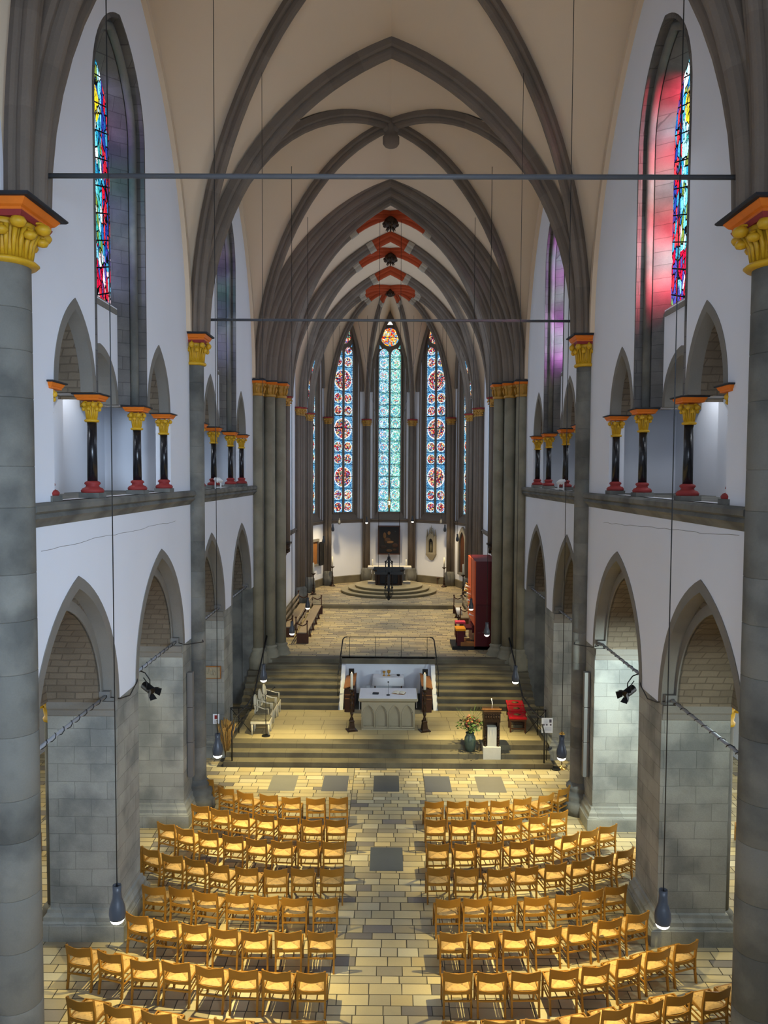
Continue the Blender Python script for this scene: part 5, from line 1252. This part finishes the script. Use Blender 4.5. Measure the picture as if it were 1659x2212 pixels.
# wall tabernacle
i=3; p0,p1=VERT[3],VERT[4]; mid,d,n_,L=panel_frame(p0,p1); c=mid-n_*.06-d*.05
t=thing('wall_tabernacle','carved gothic stone wall niche with a dark opening and pinnacles','niche',(c.x,c.y,3.5),math.atan2(d.y,d.x))
mb=MB(); o_=[(-.27,.35),(.27,.35),(.27,1.25)]+arc(0,.27,1.25,.45,6)[::-1][1:-1]+[(-.27,1.25)]; h_=[(-.17,.45),(.17,.45)]+arc(0,.17,1.1,.25,6)[::-1]
vs,fs=plate([o_,h_],.14); mb.add([(p[0],.02-p[2],p[1]) for p in vs],fs)
for s in (-1,1):
    mb.box(*sorted((s*.26,s*.34)),-.12,.05,.3,1.5); mb.lathe([(.06,1.5),(.03,1.75),(.005,1.95)],s*.3,-.04,6)
    for k in range(4): mb.ball((s*.3,-.06,1.55+.1*k),.035,6)
    mb.tube([(s*.27,-.06,1.3),(s*.15,-.08,1.6),(0,-.08,2.05)],.025,6); mb.lathe([(.035,1.6),(.02,1.85),(.004,2.05)],s*.15,-.05,6)
mb.lathe([(.05,1.7),(.03,2.0),(.004,2.2)],0,-.05,6)
for k in range(7): mb.ball((.1*math.sin(k*1.3),-.08,1.45+.09*k),.035,6)
mb.rings([[(-.36,-.16,.35),(.36,-.16,.35),(.36,.05,.35),(-.36,.05,.35)],[(-.3,-.12,.22),(.3,-.12,.22),(.3,.05,.22),(-.3,.05,.22)],[(-.1,-.03,-.05),(.1,-.03,-.05),(.1,.05,-.05),(-.1,.05,-.05)]],smooth=False)
mb.build('carved_surround','altar_stone',t); mb=MB(); mb.box(-.18,.18,-.01,.04,.4,1.5); mb.build('dark_interior','iron',t)
mb=MB(); mb.lathe([(.08,.46),(.07,.8),(.03,1.0)],0,-.06,8); mb.ball((0,-.06,1.05),.045,8); mb.build('statuette','cushion_grey',t)
# wall cupboard left and doorway right
i=0; p0,p1=VERT[0],VERT[1]; mid,d,n_,L=panel_frame(p0,p1); c=mid-n_*.03
t=thing('wall_cupboard','stone framed wall cupboard with an open dark door, armchair side','cupboard',(c.x,c.y,3.3),math.atan2(d.y,d.x))
mb=MB(); vs,fs=plate([[(-.65,0),(.45,0),(.45,1.65),(-.65,1.65)],[(-.5,.12),(.3,.12),(.3,1.5),(-.5,1.5)]],.12); mb.add([(p[0],.02-p[2],p[1]) for p in vs],fs); mb.build('stone_frame','arch_stone',t)
mb=MB(); mb.box(-.5,.3,-.0,.03,.12,1.5); mb.build('interior','mid_wood',t); mb=MB(); mb.box(.3,.95,-.2,-.16,.0,1.45); mb.build('door','iron',t)
i=4; p0,p1=VERT[4],VERT[5]; mid,d,n_,L=panel_frame(p0,p1); c=mid-n_*.02+d*.05
t=thing('door_1','pointed stone framed wall opening with dark interior, lectern side','door',(c.x,c.y,2.9),math.atan2(d.y,d.x),kind='structure')
mb=MB(); vs,fs=plate([[(-.62,-.1)]+arc(0,.62,1.8,1.05,10)+[(.62,-.1)],[(-.42,0.05)]+arc(0,.42,1.8,.75,10)+[(.42,0.05)]],.14); mb.add([(p[0],.02-p[2],p[1]) for p in vs],fs); mb.build('door_frame','arch_stone',t)
mb=MB(); vs,fs=plate([[(-.42,0)]+arc(0,.42,1.8,.75,10)+[(.42,0)]],.02); mb.add([(p[0],-.01+p[2]*.5,p[1]) for p in vs],fs); mb.build('door_leaf','dark_wood',t)
mb=MB(); mb.box(-.25,.25,-.2,.2,.38,.42)
for a in (-.22,.22):
    for b in (-.17,.17): mb.box(a-.02,a+.02,b-.02,b+.02,0,.38)
mb.box(-.25,.25,.17,.2,.42,.75); p=at(950,1262,Z=1.955); o=mb.build('small_side_chair','dark_wood',loc=(p.x+.05,p.y+.2,1.955)); tag(o,'small dark wooden seat by the candlestick at the apse wall','chair')

# ================================================================== LIGHT
def spot(x,y,z,e,col,ang=75,blend=.55,to=(0,0,-1),size=.05):
    l=bpy.data.lights.new('spot','SPOT'); l.energy=e; l.color=col; l.spot_size=R(ang); l.spot_blend=blend; l.shadow_soft_size=size
    o=bpy.data.objects.new('lamp_light',l); COL.objects.link(o); o.location=(x,y,z); o.rotation_euler=Vector(to).to_track_quat('-Z','Y').to_euler(); return o
def area(x,y,z,w,h,e,col,to):
    l=bpy.data.lights.new('area','AREA'); l.shape='RECTANGLE'; l.size=w; l.size_y=h; l.energy=e; l.color=col
    o=bpy.data.objects.new('window_daylight',l); COL.objects.link(o); o.location=(x,y,z); o.rotation_euler=Vector(to).to_track_quat('-Z','Y').to_euler(); return o
WARM=(1.,.84,.38)
for i,(x,y,z) in enumerate(LAMPS):
    k={8.05:1.2,12.9:1.2,17.7:1.2,22.95:1.2,27.4:.4}[y]
    spot(x,y,z-.09,1000*k,WARM,84,.75,size=.035)
for x in (-2.6,2.6):
    for y in (33.5,38.5): spot(x,y,9.,1600,(1.,.80,.40),58,.9)
spot(-2.9,46.2,6.8,600,(1.,.78,.44),118,.8); spot(2.9,46.2,6.8,600,(1.,.78,.44),118,.8); spot(0,47.6,6.6,350,(1.,.78,.44),118,.8)
DAY=(.70,.82,1.)
a=area(0,-3.5,9.5,8,5,520,DAY,(0,1,-.10)); a.data.spread=R(150)
a=area(4.5,-3.,9.,2,4,300,(.58,.76,1.),(-.53,1,-.16)); a.data.spread=R(62)          # added light from the west to brighten the lower left wall
for yc in BAYC:
    area(-5.1,yc,14.6,1.6,4.2,60,(.80,.88,1.),(1,0,-.55)); area(5.1,yc,14.6,1.6,4.2,150,(.70,.82,1.),(-1,0,-.75))
RED=(1.,.06,.12)
for yc in BAYC:      # coloured daylight through the panes onto the window jambs
    for k in range(8):
        z=12.8+.52*k; c=(RED,(.75,.9,1.),RED,(1.,.3,.3),(.8,.9,1.),RED,(.6,.8,1.),RED)[k]
        a=area(5.64,yc+.15,z,.12,.34,(7.5 if yc<20 else 4)*(1-.07*k)*(1.7 if c is RED else 1),c if yc<20 else (c[0]*.8,c[1]+.15,1.),(-.12,1,-.05)); a.data.spread=R(75)
        c2=((.25,.4,1.),(.3,.3,.9),(.4,.7,1.),(.3,.35,1.),(.2,.8,.7),(.3,.3,.9),(.5,.3,.8),(.3,.3,.6))[k]
        a=area(-5.64,yc+.15,z,.12,.34,1.1,c2,(.12,1,-.05)); a.data.spread=R(75)
for k,(y) in enumerate((33.2,38.3,43.2)):
    area(-4.9,y,12.5,1.5,8,55,(.72,.80,1.),(1,0,0)); area(4.9,y,12.5,1.5,8,75,(.72,.80,1.),(-1,0,0))
area(0,49.4,12.,1.5,10,60,(.72,.86,1.),(0,-1,0))
for sx in (-1,1):
    for y in (13.,17.5,22.): area(sx*10.9,y,4.5,2.,3.,110 if sx<0 else 200,(.86,.94,1.),(-sx,0,-.1))
    for yc in BAYC:
        for dy in (-2.2,0,2.2): area(sx*6.6,yc+dy,11.2,.5,.5,18,(.86,.92,1.),(sx*.35,0,-1))  # added fill inside the gallery
spot(5.75,11.7,5.0,150,(.85,1.,.95),130,.8,(.1,1,-.7),.15); spot(5.9,15.8,4.5,1050,(.80,.98,.98),110,.8,(-.02,1,-.7),.12)  # added spots brightening the lectern-side pier faces, no fixtures of their own
spot(-5.75,11.7,5.0,25,(.85,.95,1.),130,.8,(-.1,1,-.7),.15); spot(-5.9,15.8,4.5,60,(.85,.97,1.),110,.7,(.02,1,-.6),.12)  # weaker added spots for the armchair-side piers, likewise without fixtures
for sx in (-1,1): spot(sx*8.5,17,7,700,WARM,100,.6)
w=bpy.data.worlds.new('World'); SC.world=w; w.use_nodes=True; w.node_tree.nodes['Background'].inputs[0].default_value=(.6,.75,1,1); w.node_tree.nodes['Background'].inputs[1].default_value=.6
SC.view_settings.view_transform='Standard'; SC.view_settings.look='None'; SC.view_settings.gamma=1; SC.view_settings.exposure=0; SC.view_settings.use_curve_mapping=False
SC.cycles.max_bounces=5; SC.cycles.diffuse_bounces=4; SC.cycles.use_adaptive_sampling=True; SC.cycles.adaptive_threshold=.035; SC.cycles.glossy_bounces=2; SC.cycles.caustics_reflective=False; SC.cycles.caustics_refractive=False; SC.cycles.sample_clamp_indirect=4; SC.cycles.use_denoising=True
